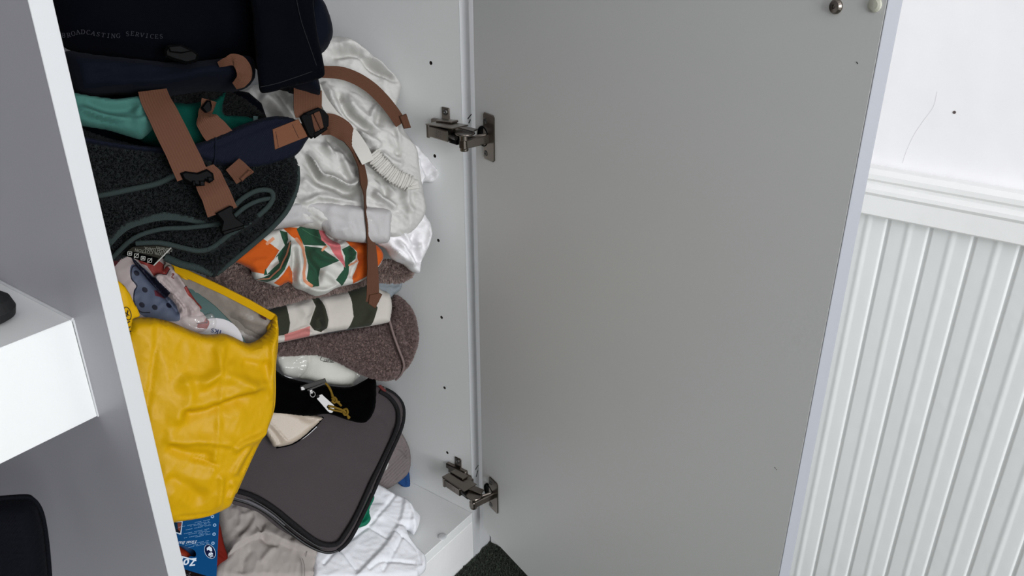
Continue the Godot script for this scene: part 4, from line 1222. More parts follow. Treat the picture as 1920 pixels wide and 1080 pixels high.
	cloth("body", p, M.pillow, Transform3D(), pv([-24.2, 147, -6.9, 139.2, 9.9, 117.7, 21.6, 101.9, 30.4, 82.5, 26.7, 74.6, 16.7, 72, 6.8, 74.8, 1.6, 67.1, 0.3, 49.8, -0.2, 32.3, 7.2, 14.3, 5.5, -0.8, -2.3, -18.9, -14.7, -36.2, -20.6, -52.2, -31.6, -47.2, -40.8, -36.5, -55.5, -26.5, -62.8, -10.1, -74.8, 0.1, -74.7, 18.8, -60.4, 31.8, -38.6, 51.3, -22.8, 71.8, -14.8, 101, -18.8, 124]), {"t": 20.0, "tb": 8.0, "r": 11.0, "h": 2.0, "fs": 1.4, "noise": [[3.0, 22.0, 0, 60, 0.6], [3.4, 32.0, 1, 75, 0.55], [1.5, 70.0, 1, 75, 0.55]], "folds": [
		[[-18.1, 137.4, -6, 125.5, -1.3, 106.9, 0, 76.4, -7.8, 39.4, -2.5, 23.4], 9.0, 6.0, 5.0],
		[[-2.5, 128.1, 10.5, 111.6, 20, 92.2, 22.5, 78.2], 7.0, 4.0, 5.0],
		[[-3.2, 114.7, 3.6, 98.7, 5.1, 78.8], -8.0, 4.0, 4.0],
		[[-16.6, 108.7, -12.2, 88.6, -12.1, 70.4, -21.9, 49, -18.7, 30.3], 8.0, 5.0, 4.0],
		[[-47.1, 28.3, -34.4, 20.4, -22.8, 24.8, -16.6, 14.7], 7.0, 4.0, 5.0],
		[[-43.3, 14.1, -35.1, -2.3, -25.9, -12.9, -13.1, -11.8], 8.0, 4.0, 4.0],
		[[-49.8, 3, -40.6, -16.7, -32.2, -31.8, -29.6, -44.5], 9.0, 4.0, 5.0],
		[[-66, -2.1, -54.2, -14.5, -42.6, -28.6, -33.7, -40.7], 7.0, 3.0, 5.0],
		[[-18.9, 10.5, -26.7, -8.2, -24.8, -25.3, -18.3, -43.3], -9.0, 4.0, 5.0],
		[[0.9, 15.2, -0.5, -3, -9.9, -21.5], 7.0, 5.0, 4.0],
		[[-34, 32.5, -41, 18.4, -47.5, 7.2], -8.0, 4.0, 4.0],
		[[14.1, 85.3, 19.1, 77.1, 12.4, 74.9], -6.0, 3.0, 3.0]]})
	# leaf printed cloth
	var oc := pv([-186.3, 25.1, -166.8, 39.1, -137.8, 55.4, -122.1, 57.4, -103.7, 61.9, -82.2, 61.7, -61.8, 54.3, -50.6, 46.7, -34, 30.9, -4, 21.8, 10.2, 10.5, 13.4, -2.2, 7, -13.3, -7.2, -24.6, -23.7, -32.3, -39.8, -34, -58.6, -35.3, -73.5, -40.8, -88.9, -41, -101.9, -32.1, -113, -25.7, -120.6, -16.3, -135.4, -20.3, -148.1, -12.3, -161, -6.4, -165.1, 1.5, -165.9, 8.8, -177.3, 17.9])
	var bb := outline_box(oc)
	var P := Paint.new(bb[0], bb[1], 640, Color(0.76, 0.755, 0.73))
	var orange := Color(0.73, 0.33, 0.11)
	var leaf := Color(0.16, 0.29, 0.215)
	var pink := Color(0.76, 0.41, 0.42)
	var line := Color(0.80, 0.55, 0.42)
	P.poly(pv([-189.2, 27.6, -150, 48.5, -143.3, 45.6, -126, 27.9, -137, 14.6, -149.7, 0.1, -164.6, 5.6, -187, 24.2]), orange)
	P.poly(pv([-140.4, -13.6, -127, -3.7, -117.8, 6.9, -113.6, -3, -117.2, -23.7, -126, -23.7]), orange)
	P.poly(pv([-117.8, 58.3, -97.9, 53.8, -95.2, 30.6, -108.4, 44.8]), orange)
	P.poly(pv([-39.9, 29.7, -3.5, 22.6, 13.8, 12, 14.9, -0.8, 4, -13.3, -11.2, -23.4, -36.5, -33.2, -36.7, -25.3, -23.7, -4, -27.5, 10.7]), orange)
	P.poly(pv([-163, -9.7, -153, -10.6, -156.7, -15.3, -163.5, -12.6]), orange)
	P.poly(pv([-116.1, 33.9, -109.4, 38.9, -114.4, 20, -124.6, 1.9, -134.9, -7, -148.8, -11.4, -162.2, -5.3, -153.3, -4.1, -142.7, -1.1, -151.4, -1.1, -148.7, 6, -139.2, 10.4, -128.3, 14.6, -131.8, 19.8]), leaf)
	P.poly(pv([-121.4, 54.3, -111.9, 49.9, -112, 40.8, -116.6, 30.9, -119.2, 41.9]), leaf)
	P.poly(pv([-99.6, 52.6, -81.8, 60.6, -68.6, 49.5, -71.2, 34.5, -65.3, 24.4, -81.4, 27.7, -94.5, 30.2, -97, 41.6]), leaf)
	P.poly(pv([-93.3, 28.8, -71.8, 22.3, -52.2, 2.2, -65.2, -1.8, -77.8, -4.4, -83.3, -27.4, -93.8, -27.1, -97.7, -14.8, -91.7, 2.6]), leaf)
	P.poly(pv([-45.2, 16.6, -33.7, 20.2, -27.8, 9.2, -29.1, 1.6, -37.7, -3.3, -41, -18.3, -52.1, -33.6, -61.1, -22.7, -46.8, -11.1, -42.2, 6.8]), leaf)
	P.poly(pv([-61.5, 56.1, -47.3, 40.1, -50.1, 32.8, -62, 43.9]), leaf)
	P.poly(pv([-136.8, 16, -128.7, 20.8, -128.8, 11.7, -140.2, 4.5, -146.9, -0.4, -147.3, 5.7]), Color(0.76, 0.755, 0.73))
	P.poly(pv([-71.9, 48.4, -58.7, 54.1, -62.5, 40.9, -56.4, 32.3, -48.4, 24.9, -45.2, 7.3, -44.1, -9.2, -52.2, 2.2, -61.1, 22.2, -71.4, 33]), pink)
	P.line(pv([-111.3, 36.2, -118.4, 20.6, -130, 4.3, -146.5, -6.5, -159.4, -5.8]), 0.0016, line)
	P.line(pv([-101.9, 39.3, -95.5, 24.6, -95.1, 9.2, -100.6, -5.2, -101.1, -17.3, -92.2, -26.6]), 0.0045, line)
	P.line(pv([-140.1, 39.1, -130.3, 45.1]), 0.004, line)
	P.line(pv([-38.2, -6.3, -25, -2.2]), 0.003, line)
	P.line(pv([-71.5, 19.2, -65.3, 24.4]), 0.003, line)
	P.line(pv([-92.4, 51.5, -81.9, 42.3, -71.2, 34.5]), 0.0008, Color(0.24, 0.40, 0.30))
	var pm := mat(Color(1, 1, 1), 0.9, {"image": P.done(), "rim": 0.15, "spec": 0.2})
	var t := thing("printed_cloth", "crumpled cotton cloth printed with orange, green leaves and pink", "cloth", frame(-0.1000, 0.4895, -0.0856, 31.0, 22.0))
	cloth("body", t, pm, Transform3D(), oc, {"t": 18.0, "tb": 14.0, "r": 10.0, "h": 2.0, "fs": 1.25, "noise": [[2.0, 24.0, 0, 80, 0.5], [1.0, 60.0, 1, 80, 0.5]], "folds": [
		[[-121.2, 55.8, -114.6, 42.7, -121.7, 27.2, -127.8, 17.6, -145.9, 5.5], -8.0, 3.5, 6.0],
		[[-108.9, 41.8, -115.8, 18.7, -128.9, 2.6, -148.2, -7.7, -163.3, -3.6], 9.0, 6.0, 2.5],
		[[-109.7, 32.9, -109.6, 11.6, -114.1, -5.9, -116.6, -20.8], -12.0, 5.0, 3.0],
		[[-100.2, 40.5, -103.5, 21.3, -104.4, -1.5, -109.6, -14.3, -100, -28.3], 9.0, 6.0, 7.0],
		[[-93.3, 28.8, -90.7, 8.5, -81.5, -8.4, -83.1, -26.6], -8.0, 3.5, 6.0],
		[[-84.5, 27.4, -72.1, 11.6, -52.2, 2.2, -44.8, -8.3], 8.0, 5.0, 5.0],
		[[-78.1, -5.9, -64.8, -17.4, -57.9, -31, -68.1, -37], 7.0, 6.0, 5.0],
		[[-68.6, 49.5, -73.1, 41, -63.3, 27.2, -47.3, 22.4, -35.6, 27.5], 9.0, 2.5, 5.0],
		[[-60.7, 51.4, -58.6, 37.2, -47.9, 27.9], -11.0, 5.0, 3.0],
		[[-27.8, 9.2, -25, -2.2, -33.2, -13.4, -38.8, -28.1], -8.0, 4.0, 5.0],
		[[-34.1, 18, -28.6, 4.6, -38.2, -6.3], 8.0, 5.0, 5.0],
		[[-29.5, 17.2, -14.5, 3.9, -0.4, -6.2], 4.0, 8.0, 5.0],
		[[-104.1, -26, -82.9, -34.4, -60.1, -35.3, -52.9, -28.8], 7.0, 4.0, 4.0]]})
	# fluffy taupe towel under it
	var taupe := mat(Color(0.45, 0.38, 0.36), 1.0, {"rim": 0.2, "spec": 0.1})
	var th := thing("fluffy_towel", "fluffy taupe towel lying under the leaf printed cloth", "towel", frame(-0.0450, 0.4400, -0.0845, 31.0, 22.0), "")
	cloth("body", th, taupe, Transform3D(), pv([-266.7, 40.2, -239.6, 56.2, -206.9, 61.3, -113.9, 46.3, -39.8, 26.4, -4.8, 19.9, 11.8, 6.8, 10.9, -3.4, -9.6, -8.7, -44.6, -1.9, -92.5, -7.6, -138.3, -8, -183.2, -10.5, -204.7, -8.8, -230.3, 8.6, -252.3, 23.6]), {"t": 22.0, "tb": 20.0, "r": 16.0, "h": 3.0, "noise": [[2.0, 20.0, 0]], "folds": [[[-232.6, 35.8, -213.8, 21.4, -206.5, 1.3], -5.0, 7.0, 6.0]]})
	fibres("pile", th, M.fibre, Transform3D(), 36000, 0.0052, 0.0010, 0.6, Color(0.46, 0.39, 0.365), Color(0.60, 0.525, 0.495), 21)
	# grey blue cotton between the towels
	var pb := thing("grey_cloth", "thin grey blue cotton cloth between fluffy towel and striped blanket", "cloth", frame(-0.0200, 0.3976, -0.1218, 30.0, 22.0))
	cloth("body", pb, mat(Color(0.52, 0.55, 0.57), 0.85, {"spec": 0.25}), Transform3D(), pv([-196.3, 6.8, -149.5, 9.8, -77.6, 10.1, -42.1, 24.2, -16.7, 16.4, 7.5, 8.7, 3.6, -4, -8.4, -9.3, -17.9, -15.1, -40.5, -14.1, -106.3, -14.7, -175.9, -7.5]), {"t": 10.0, "tb": 18.0, "r": 8.0, "h": 2.4, "noise": [[1.2, 40.0, 1]], "folds": [[[-35.5, 14.8, -15.6, 7.9, 5.3, 5.7], -5.0, 2.0, 3.0], [[-42.7, 21, -25.4, 14.6, -8.3, 1.5], 4.0, 4.0, 4.0]]})
	# striped knitted blanket
	var ok := pv([-180.4, 32.4, -160, 41.1, -136.4, 45.5, -101.5, 45.5, -61.7, 46.5, -20.4, 51.4, -1.1, 38.2, 8.6, 31.5, 10, 14.7, 3.8, -7.3, -2, -12, -31, -12.2, -87.2, -9.5, -134.5, -10.6, -169, -10.8, -187, -5.6])
	var kb := outline_box(ok)
	var K := Paint.new(kb[0], kb[1], 560, Color(0.76, 0.735, 0.705))
	var olive := Color(0.205, 0.215, 0.175)
	K.poly(pv([-185.9, 36.6, -165.1, 39.3, -145, 45.4, -144.3, 17.2, -149.8, -0.7, -163.8, 1.2, -191.6, 3.4]), olive)
	K.poly(pv([-109.8, 53.9, -97.5, 45.1, -92.6, 30.8, -90.8, 10.4, -94.3, -0.7, -102.1, -6.3, -111.9, -1, -116.8, 8.6, -103.7, 32.9]), olive)
	K.poly(pv([-55.6, 57.8, -19.8, 55, -19.2, 22.5, -15.8, 15, -29.1, -10.8, -64.7, -10.7, -53.1, 8.3, -52.4, 30.2]), olive)
	K.poly(pv([-154.3, 0.7, -134.6, 3.7, -116.2, 5.5, -120.3, -9.1, -156.2, -10.2]), Color(0.73, 0.47, 0.45))
	var km := mat(Color(1, 1, 1), 0.95, {"image": K.done(), "rim": 0.2, "spec": 0.15})
	var kn := thing("striped_blanket", "folded knitted blanket striped in cream and olive, pink at its edge", "blanket", frame(-0.0550, 0.3685, -0.1137, 31.0, 22.0))
	cloth("body", kn, km, Transform3D(), ok, {"t": 20.0, "tb": 12.0, "r": 13.0, "h": 2.0, "fs": 1.3, "noise": [[1.8, 26.0, 0], [0.25, 200.0, 0]], "folds": [
		[[-105.9, 48.3, -101.8, 34.2, -113.9, 11.4, -112.9, -2.1], -8.0, 4.0, 7.0], [[-98.6, 43.6, -94.2, 21.1, -98.4, -3.3], 7.0, 4.0, 5.0], [[-103.3, 16.1, -100.4, 3.8, -103.7, -5.6], -6.0, 3.0, 4.0],
		[[-163.5, 2.5, -144.7, 0.8, -124.7, 5.1, -112.7, -0.9, -94.2, -7.8, -64.7, -10.5], -6.0, 3.0, 4.0, 0.03], [[-26.4, 15.2, -38.9, 2.2, -51.2, -10.8], -3.0, 6.0, 6.0], [[-127.7, 43.9, -120.5, 29.3, -115.9, 18.5], 4.0, 10.0, 8.0]]})
	# lower taupe towel, folded, hem towards the panel
	var tl := thing("fluffy_towel", "folded taupe terry towel below the striped blanket with narrow hem", "towel", frame(-0.0180, 0.3104, -0.0967, 31.0, 22.0))
	cloth("body", tl, taupe, Transform3D(), pv([-226.9, 37.4, -172.3, 37.8, -108.3, 35.8, -41.3, 37.1, -25.3, 56, -20.3, 75.4, -8.5, 69.1, 4.6, 48.8, 8.1, 22.4, 5.1, -1, -8.6, -25.8, -23.2, -39.9, -43, -50.2, -63.9, -47.4, -86.9, -33.9, -108.9, -16.6, -130.6, 0.5, -152.9, 11.7, -191.5, 18, -228.8, 26.5]), {"t": 24.0, "tb": 14.0, "r": 16.0, "h": 3.0, "noise": [[2.0, 20.0, 0]], "folds": [
		[[-31.3, 40.3, -29.4, 16.1, -24.9, -8.7, -21, -31.8, -28.2, -49.1], 7.0, 14.0, 2.0, 0.05], [[-34.4, 37.4, -60.1, 25.5, -86.6, 17.4, -113.3, 6.1], -3.0, 10.0, 10.0], [[-17.2, 37.6, -16, 3.2, -15.1, -22.7], -6.0, 4.0, 6.0]]})
	fibres("pile", tl, M.fibre, Transform3D(), 48000, 0.0034, 0.0008, 0.6, Color(0.40, 0.335, 0.32), Color(0.53, 0.455, 0.44), 22)
	cord("hem", tl, mat(Color(0.46, 0.395, 0.38), 0.9), Transform3D(), [-39.1, 44.1, 32, -37, 20.8, 35, -32.6, -3.3, 35, -28.1, -26.2, 32, -31.6, -41.9, 22, -39.3, -52.4, 8], 1.9, 8)


# ---------------------------------------------------------------- packet, pouches, laptop sleeve and what lies on the bottom
func lower_heap() -> void:
	# white cloth in a clear packet
	var x: Transform3D = frame(-0.0720, 0.2503, -0.1608, 31.0, 22.0)
	var white := mat(Color(0.82, 0.815, 0.78), 0.85, {"spec": 0.25, "bump": ["fine", 14.0, 0.02]})
	var film := mat(Color(0.93, 0.93, 0.91, 0.16), 0.08, {"spec": 0.6})
	film.transparency = BaseMaterial3D.TRANSPARENCY_ALPHA
	var p := thing("wrapped_cloth", "white folded cloth in a clear crinkled plastic packet below taupe towel", "packet", x)
	cloth("cloth", p, white, Transform3D(), pv([-122.9, 64.6, -78.8, 59.8, -44.3, 41.5, -14.3, 17.9, -2.6, 4.9, -14.9, -6.4, -21, -12, -51.8, -2.6, -83, 11.1, -113.7, 23.8, -123.1, 35.1]), {"t": 15.0, "tb": 16.0, "r": 10.0, "h": 2.4, "noise": [[1.0, 24.0, 0]], "folds": [[[-77.1, 55.2, -85.4, 35.6, -98.7, 15.4], -4.0, 4.0, 4.0], [[-67.3, 5.1, -35.6, -7.1, -18.5, -7.3], -2.0, 2.0, 3.0]]})
	cloth("plastic_film", p, film, Transform3D(), pv([-129.6, 62.6, -103, 62.2, -80.8, 57.6, -78, 45.1, -82.1, 30.6, -91, 22.3, -101.6, 17.7, -117.5, 20.4, -123.4, 33.5]), {"t": 20.0, "tb": 1.0, "r": 7.0, "h": 2.0, "noise": [[3.5, 40.0, 1, 70, 0.4], [1.5, 90.0, 1, 60, 0.5]]})
	cloth("plastic_film", p, film, Transform3D(), pv([-14.5, 16.2, -3.7, 8.7, 8.8, 0.7, 1.8, -10, -9.3, -13.8, -21.2, -12.9]), {"t": 17.0, "tb": 1.0, "r": 6.0, "h": 2.0, "noise": [[2.5, 50.0, 1, 70, 0.4]]})
	var ink := mat(Color(0.06, 0.06, 0.06), 0.8)
	cord("label_frame", p, ink, Transform3D(), [-58.4, 47.1, 15.4, -62.7, 41.2, 15.6, -54.3, 36.9, 15.6, -43.3, 32.9, 15.6], 0.35, 5)
	lettering("label_text", p, ink, Transform3D(), "FRESH", (pv([-50.7, 38.6])[0].x) * 1000, (pv([-50.7, 38.6])[0].y) * 1000 - 1.5, 15.4, 4.0, -12.0, "Droid Sans", false, 0.2)

	# black pouch with two zip pulls on ochre cord
	var px: Transform3D = frame(-0.1000, 0.2368, -0.1170, 30.0, 26.0)
	var black := mat(Color(0.008, 0.009, 0.012), 0.95, {"bump": ["weave", 60.0, 0.02], "rim": 0.08, "spec": 0.12})
	var pu := thing("black_pouch", "black fabric zip pouch with two steel pulls on ochre cords", "pouch", px)
	cloth("body", pu, black, Transform3D(), pv([-157.9, 85.6, -138.4, 86.2, -122.5, 66.4, -93.8, 50.1, -63.6, 38.2, -28.6, 26.9, -2.3, 32.7, 13.7, 35.9, 8.9, 2.1, 1.8, -17.4, -9.9, -29.8, -21.2, -31.3, -41.9, -21.2, -67.8, -5.7, -95.6, -2.3, -122, 5.8, -154.9, 18.6, -166.5, 39.2]), {"t": 18.0, "tb": 10.0, "r": 14.0, "h": 2.6, "noise": [[1.5, 22.0, 0]], "folds": [[[-149.5, 47.3, -105.3, 31.3, -60.3, 12.5, -3.8, 2.6], -3.0, 3.0, 3.0, 0.05], [[-87.6, 18.9, -97.1, 11.3, -103.3, -0.4], 4.0, 4.0, 4.0], [[0.6, 25.3, 0.8, -0.2, -13.6, -22.2], 3.0, 6.0, 6.0]]})
	var ochre := mat(Color(0.43, 0.335, 0.09), 0.75, {"spec": 0.3})
	# upper pull, seen edge on
	var a := MB.new()
	var q0 := pv3([-101, 43.5, 21, -94.4, 43.1, 24, -65.7, 48.3, 30])
	a.box(Transform3D(Basis(), q0[0] + Vector3(0.001, 0, 0)), Vector3(0.008, 0.008, 0.006), 0.0016)
	a.bar(q0[0] + Vector3(0.002, 0.001, 0.002), q0[2], 0.0022, 0.0075, Vector3(0.2, 0.9, 0.4), 0.0007)
	a.bar(q0[1] + Vector3(0, -0.004, 0.001), q0[2] + Vector3(-0.002, -0.004, 0), 0.0012, 0.0030, Vector3(0.2, 0.9, 0.4), 0.0004)
	part("zip_pull", a.build(), M.chrome, pu)
	# lower pull: ring and flat tongue with an eye at each end
	var r := MB.new()
	var rc := pv3([-87.7, 31.7, 23, -89.1, 36, 22])
	r.box(Transform3D(Basis(), rc[1]), Vector3(0.007, 0.009, 0.006), 0.0018)
	var ring := PackedVector3Array()
	for k in 17: ring.append(rc[0] + Vector3(cos(TAU * k / 16) * 0.0036, sin(TAU * k / 16) * 0.0042, 0.001))
	r.tube(ring, 0.0012, 7)
	part("zip_slider", r.build(), M.chrome, pu)
	plate("zip_pull", pu, M.chrome, px.affine_inverse() * px, pv([-83.4, 23.8, -79.3, 28.6, -74.3, 29.1, -71.8, 25.2, -59.5, 8.2, -60.7, 1.8, -64.7, -2.3, -68.6, -1.3, -71.3, 1.8]), 23.0, 25.0, 0.5)
	var hole := MB.new()
	for c in [pv3([-80.9, 27.1, 25.1])[0], pv3([-68.6, 7.9, 25.1])[0]]:
		hole.lathe(Transform3D(Basis(Vector3(1, 0, 0), Vector3(0, 0, 1), Vector3(0, -1, 0)), c), PackedVector2Array([Vector2(0.0026, -0.001), Vector2(0.0025, 0.0004), Vector2(0, 0.0004)]), 14)
	tag(part("eye", hole.build(), M.black_plastic, pu), "", "", "", "stuff")
	cord("pull_cord", pu, ochre, Transform3D(), [-69.1, 45.7, 28, -64.5, 40.6, 28, -60.7, 29, 26, -59.4, 17, 24, -53.3, 10.7, 24, -49.4, 4.7, 23], 1.7)
	cord("pull_cord", pu, ochre, Transform3D(), [-67, 44.4, 28, -62, 35.9, 27, -59.4, 22.9, 26, -57.4, 15.8, 25, -50.9, 10.9, 24], 1.5)
	cord("pull_cord", pu, ochre, Transform3D(), [-69.2, 9.7, 26, -61.6, 6.2, 25, -52.8, 0.7, 24, -46.4, -4.1, 24, -43.4, -10.7, 23, -41.9, -17, 22], 1.8)
	cord("pull_cord", pu, ochre, Transform3D(), [-69.1, 5.6, 26, -61.7, 1.3, 25, -51.2, -3.8, 24, -45.4, -8.6, 23, -40, -15.8, 22], 1.5)
	cord("cord_knot", pu, ochre, Transform3D(), [-61.7, 18.5, 25, -57.7, 20.2, 27, -55.4, 15.5, 27, -59, 12.2, 26, -62.3, 16.3, 26], 1.7)
	cord("cord_knot", pu, ochre, Transform3D(), [-47.5, -1.4, 24, -43, -1.4, 26, -42.5, -7.3, 26, -46.8, -9.7, 25, -49.2, -5, 25], 1.7)

	# cream pouch
	var cx: Transform3D = frame(-0.2034, 0.2155, -0.1680, 30.0, 28.0)
	var cream := mat(Color(0.72, 0.665, 0.60), 0.42, {"bump": ["fine", 20.0, 0.02]})
	var cr := thing("cream_pouch", "small cream faux leather pouch with black edge on the laptop sleeve", "pouch", cx)
	cloth("body", cr, cream, Transform3D(), pv([-51.1, 28.9, -39, 43.7, -15.9, 41.5, 6.9, 27.8, 38.3, 14.5, 33.8, 8.1, 20.1, -0.1, 4.8, -8.6, -14.8, -15.1, -37.3, -13.4, -42.1, -5.7]), {"t": 13.0, "tb": 8.0, "r": 10.0, "h": 2.2, "folds": [[[-41.1, 28.1, -31.1, 11, -18.1, -11.8], 2.0, 1.2, 1.2, 0.03], [[-43.1, 22.1, -36.2, 9, -27.8, -12.6], -3.0, 3.0, 4.0], [[5.1, 26.6, 19, 15.1, 34.7, 12.9], -3.0, 4.0, 5.0]]})
	cord("edge_trim", cr, black, Transform3D(), [39.2, 13.8, 4, 24.1, 2.6, 4, 6.1, -7.8, 3, -12.6, -14.6, 2, -36.1, -14.4, 1], 1.8, 6)
	cord("lining_edge", cr, M.pillow, Transform3D(), [27.3, 1.7, 3, 9.3, -8.7, 2, -6, -14, 1], 0.6, 6)

	# laptop sleeve
	var sx: Transform3D = frame(-0.0350, 0.1796, -0.1199, 20.0, 41.0)
	var felt := mat(Color(0.285, 0.262, 0.268), 0.95, {"bump": ["fine", 25.0, 0.05], "rim": 0.25, "spec": 0.2})
	var rib := mat(Color(0.10, 0.098, 0.104), 0.8, {"bump": ["twill", 50.0, 0.03], "spec": 0.3})
	var zip_m := mat(Color(0.03, 0.03, 0.033), 0.5)
	var sl := thing("laptop_sleeve", "charcoal padded laptop sleeve with black zip leaning in the heap", "laptop sleeve", sx)
	var so := pv([-286.7, 6.4, -260.7, 38.5, -216.2, 75.8, -148.1, 75.7, -79.9, 65.7, -27.7, 54.1, -10, 39.9, 3.2, 23.3, 6.3, 3.5, -2.9, -17.6, -23.3, -39.9, -63.4, -77.7, -99.5, -112.3, -135.2, -145.4, -152.1, -157.9, -166.6, -164.4, -183.1, -162.4, -196.3, -151.9, -210.3, -129.5, -230, -95, -253.3, -62.6, -290.8, -31.4])
	cloth("front_panel", sl, felt, Transform3D(), so, {"t": 8.0, "tb": 6.0, "r": 9.0, "h": 3.0, "noise": [[1.2, 9.0, 0]], "folds": [[[-42.6, 14.6, -28.3, -18, -31.7, -44.2], -2.5, 8.0, 5.0], [[-141, -4.7, -88.9, -59.2, -59.3, -79.2], 2.0, 20.0, 14.0], [[-214.9, -20.7, -143.8, -12.5], -1.5, 15.0, 15.0]]})
	cloth("back_panel", sl, felt, Transform3D(Basis(), Vector3(0, 0, -0.010)), pv([-285.7, -0.6, -260.7, 38.5, -216.2, 75.8, -148.1, 75.7, -79.9, 65.7, -27.7, 54.1, -10, 39.9, 4.2, 21, 7.4, 1.2, -1.9, -19.8, -22.2, -42.2, -62.3, -79.8, -98.5, -114.4, -134.4, -148.2, -151.9, -162.2, -166.9, -167.6, -184.1, -165.3, -200, -152.8, -217.1, -130, -240.1, -100.8, -259.9, -68.2, -296.8, -35.6]), {"t": 2.0, "tb": 5.0, "r": 5.0, "h": 4.0})
	cord("zip_tape", sl, rib, Transform3D(), [-293.6, -21.6, 9.5, -264.9, -42.9, 12.5, -241.9, -70, 12.5, -221, -104.6, 12.5, -205.2, -130.8, 12.5, -193.7, -145.4, 12.5, -181.2, -153.9, 11.5, -168.3, -156, 11.5, -153.1, -147.3, 11.5, -128.7, -128.5, 11.5, -89.7, -91.2, 11.5, -53.1, -58.1, 11.5, -23, -29.2, 11.5, -11.6, -12.2, 11.5, -7.5, 5.8, 11.5, -13.5, 25.4, 11.5, -25, 39.7, 10.5], 3.6, 8)
	cord("zip_teeth", sl, zip_m, Transform3D(), [-294.3, -27, 2, -265.5, -48.4, 5, -243.8, -75.1, 5, -224.3, -109.3, 5, -207.8, -134.1, 4, -195, -150.2, 4, -181, -159.3, 3, -164.5, -161.2, 3], 2.0, 6)
	cord("zip_teeth", sl, zip_m, Transform3D(), [-295.3, -32.5, -4, -268.8, -52.9, -3, -249, -75.6, -3, -228.3, -111.2, -3, -211, -138.1, -3, -195, -155.6, -4, -179.4, -165.4, -5, -162.3, -165.9, -5], 2.2, 6)
	cord("lining", sl, mat(Color(0.36, 0.355, 0.37), 0.7), Transform3D(), [-291, -32.2, 0, -267.6, -51.4, 2, -246.1, -76.4, 2, -230, -101.7, 1], 2.2, 6)
	cord("piping", sl, rib, Transform3D(), [-16.7, 45.2, 3, -1.2, 29.7, 3, 6.5, 9.3, 3, 1.7, -10.5, 3, -13.8, -32.8, 3, -56.2, -73.6, 3, -97.5, -114.3, 3, -132.9, -146.5, 3, -152.1, -160.6, 3, -169.6, -166.5, 2], 3.2, 8)
	var tabm := mat(Color(0.36, 0.075, 0.05), 0.7)
	plate("pull_tab", sl, tabm, Transform3D(), pv([-24.7, 49.4, -19.8, 49.7, -13.9, 37.4, -18.6, 35.2]), 9.0, 11.5, 0.5)
	var zp := MB.new()
	zp.box(Transform3D(Basis(), pv3([-16.9, 42, 9])[0]), Vector3(0.007, 0.005, 0.004), 0.001)
	part("zip_slider", zp.build(), M.chrome, sl)
	# teeth of the open zip, too fine to tell apart
	var tt := MB.new()
	var tp := spline3(pv3([-294.2, -24.4, 7, -265.3, -45.7, 9.5, -243, -72.5, 9.5, -222.7, -106.9, 9, -206.7, -132.4, 9, -194.4, -148.2, 8, -181.2, -157, 7]), 22)
	for k in tp.size() - 1:
		if k % 2: continue
		tt.bar(tp[k], tp[k + 1], 0.0022, 0.0012, Vector3(0, 0, 1), 0.0002)
	tag(part("zip_coil", tt.build(), rib, sl), "", "", "", "stuff")

	# ribbed grey towel, blue cloth and green cloth beside the sleeve
	var ribm := mat(Color(0.47, 0.435, 0.43), 0.95, {"spec": 0.15, "rim": 0.15})
	var rb := thing("ribbed_towel", "grey towel with ribbed border behind the laptop sleeve", "towel", frame(-0.0120, 0.0621, -0.1318, 30.0, 25.0))
	var dirv := (pv([-70.5, -46.9, -6.3, -7.8])[1] - pv([-70.5, -46.9, -6.3, -7.8])[0]).normalized().orthogonal()
	var o0: Vector2 = pv([-27.1, 9])[0]
	var ribs := func(p: Vector2, _d: float) -> float:
		var s: float = (p - o0).dot(dirv)
		return 0.0013 * sin(s * TAU / 0.0046) if s > 0.0 else 0.0
	cloth("body", rb, ribm, Transform3D(), pv([-35.4, 65.7, -13.2, 67.8, -3.4, 48.3, 3.3, 27.7, 5.4, 8.1, -1.9, -20.4, -22.7, -33.8, -48.9, -41.7, -73.6, -38.5, -78.8, -16.5, -58.9, 15.5]), {"t": 16.0, "tb": 8.0, "r": 11.0, "h": 1.4, "fn": ribs, "noise": [[0.6, 160.0, 0]], "folds": [[[-12.9, 48.8, -6.8, 30.2, -4.4, 12.5], -3.0, 2.0, 3.0], [[-30.7, 25.1, -14.6, 24.7, -0.9, 0.2], 3.0, 4.0, 2.0]]})
	var lw := thing("white_cloth", "small white cloth edge between laptop sleeve and ribbed towel", "cloth", frame(-0.0120, 0.0621, -0.1318, 30.0, 25.0))
	cloth("body", lw, M.sheet, Transform3D(Basis(), Vector3(0, 0, 0.012)), pv([-48.5, 10.9, -37.3, 9.8, -37.6, -1.4, -48.6, -9.8, -65.1, -27.8, -71.9, -24, -71, -9.3]), {"t": 5.0, "tb": 4.0, "r": 4.0, "h": 2.0})
	var bb := thing("blue_cloth", "small corner of blue cloth sticking out below the ribbed towel", "cloth", frame(-0.0120, 0.0047, -0.1424, 30.0, 25.0))
	cloth("body", bb, mat(Color(0.14, 0.27, 0.46), 0.9, {"spec": 0.2}), Transform3D(), pv([-25.3, 21.4, -6.2, 29.8, 9.1, 27.7, 7.2, -8.8, -5.1, -6.4, -13.2, 2.7, -23.7, 9.4]), {"t": 5.0, "tb": 5.0, "r": 4.0, "h": 1.6, "folds": [[[-3.8, 21.4, -1, 5.1, -1.2, -6.5], -3.0, 1.5, 2.0], [[4.3, 23.1, 5.6, 3.3], 2.0, 2.0, 2.0]]})
	var gb := thing("green_cloth", "bright green cloth peeping out at the edge of the laptop sleeve", "cloth", frame(-0.1450, 0.0554, -0.0975, 22.0, 40.0))
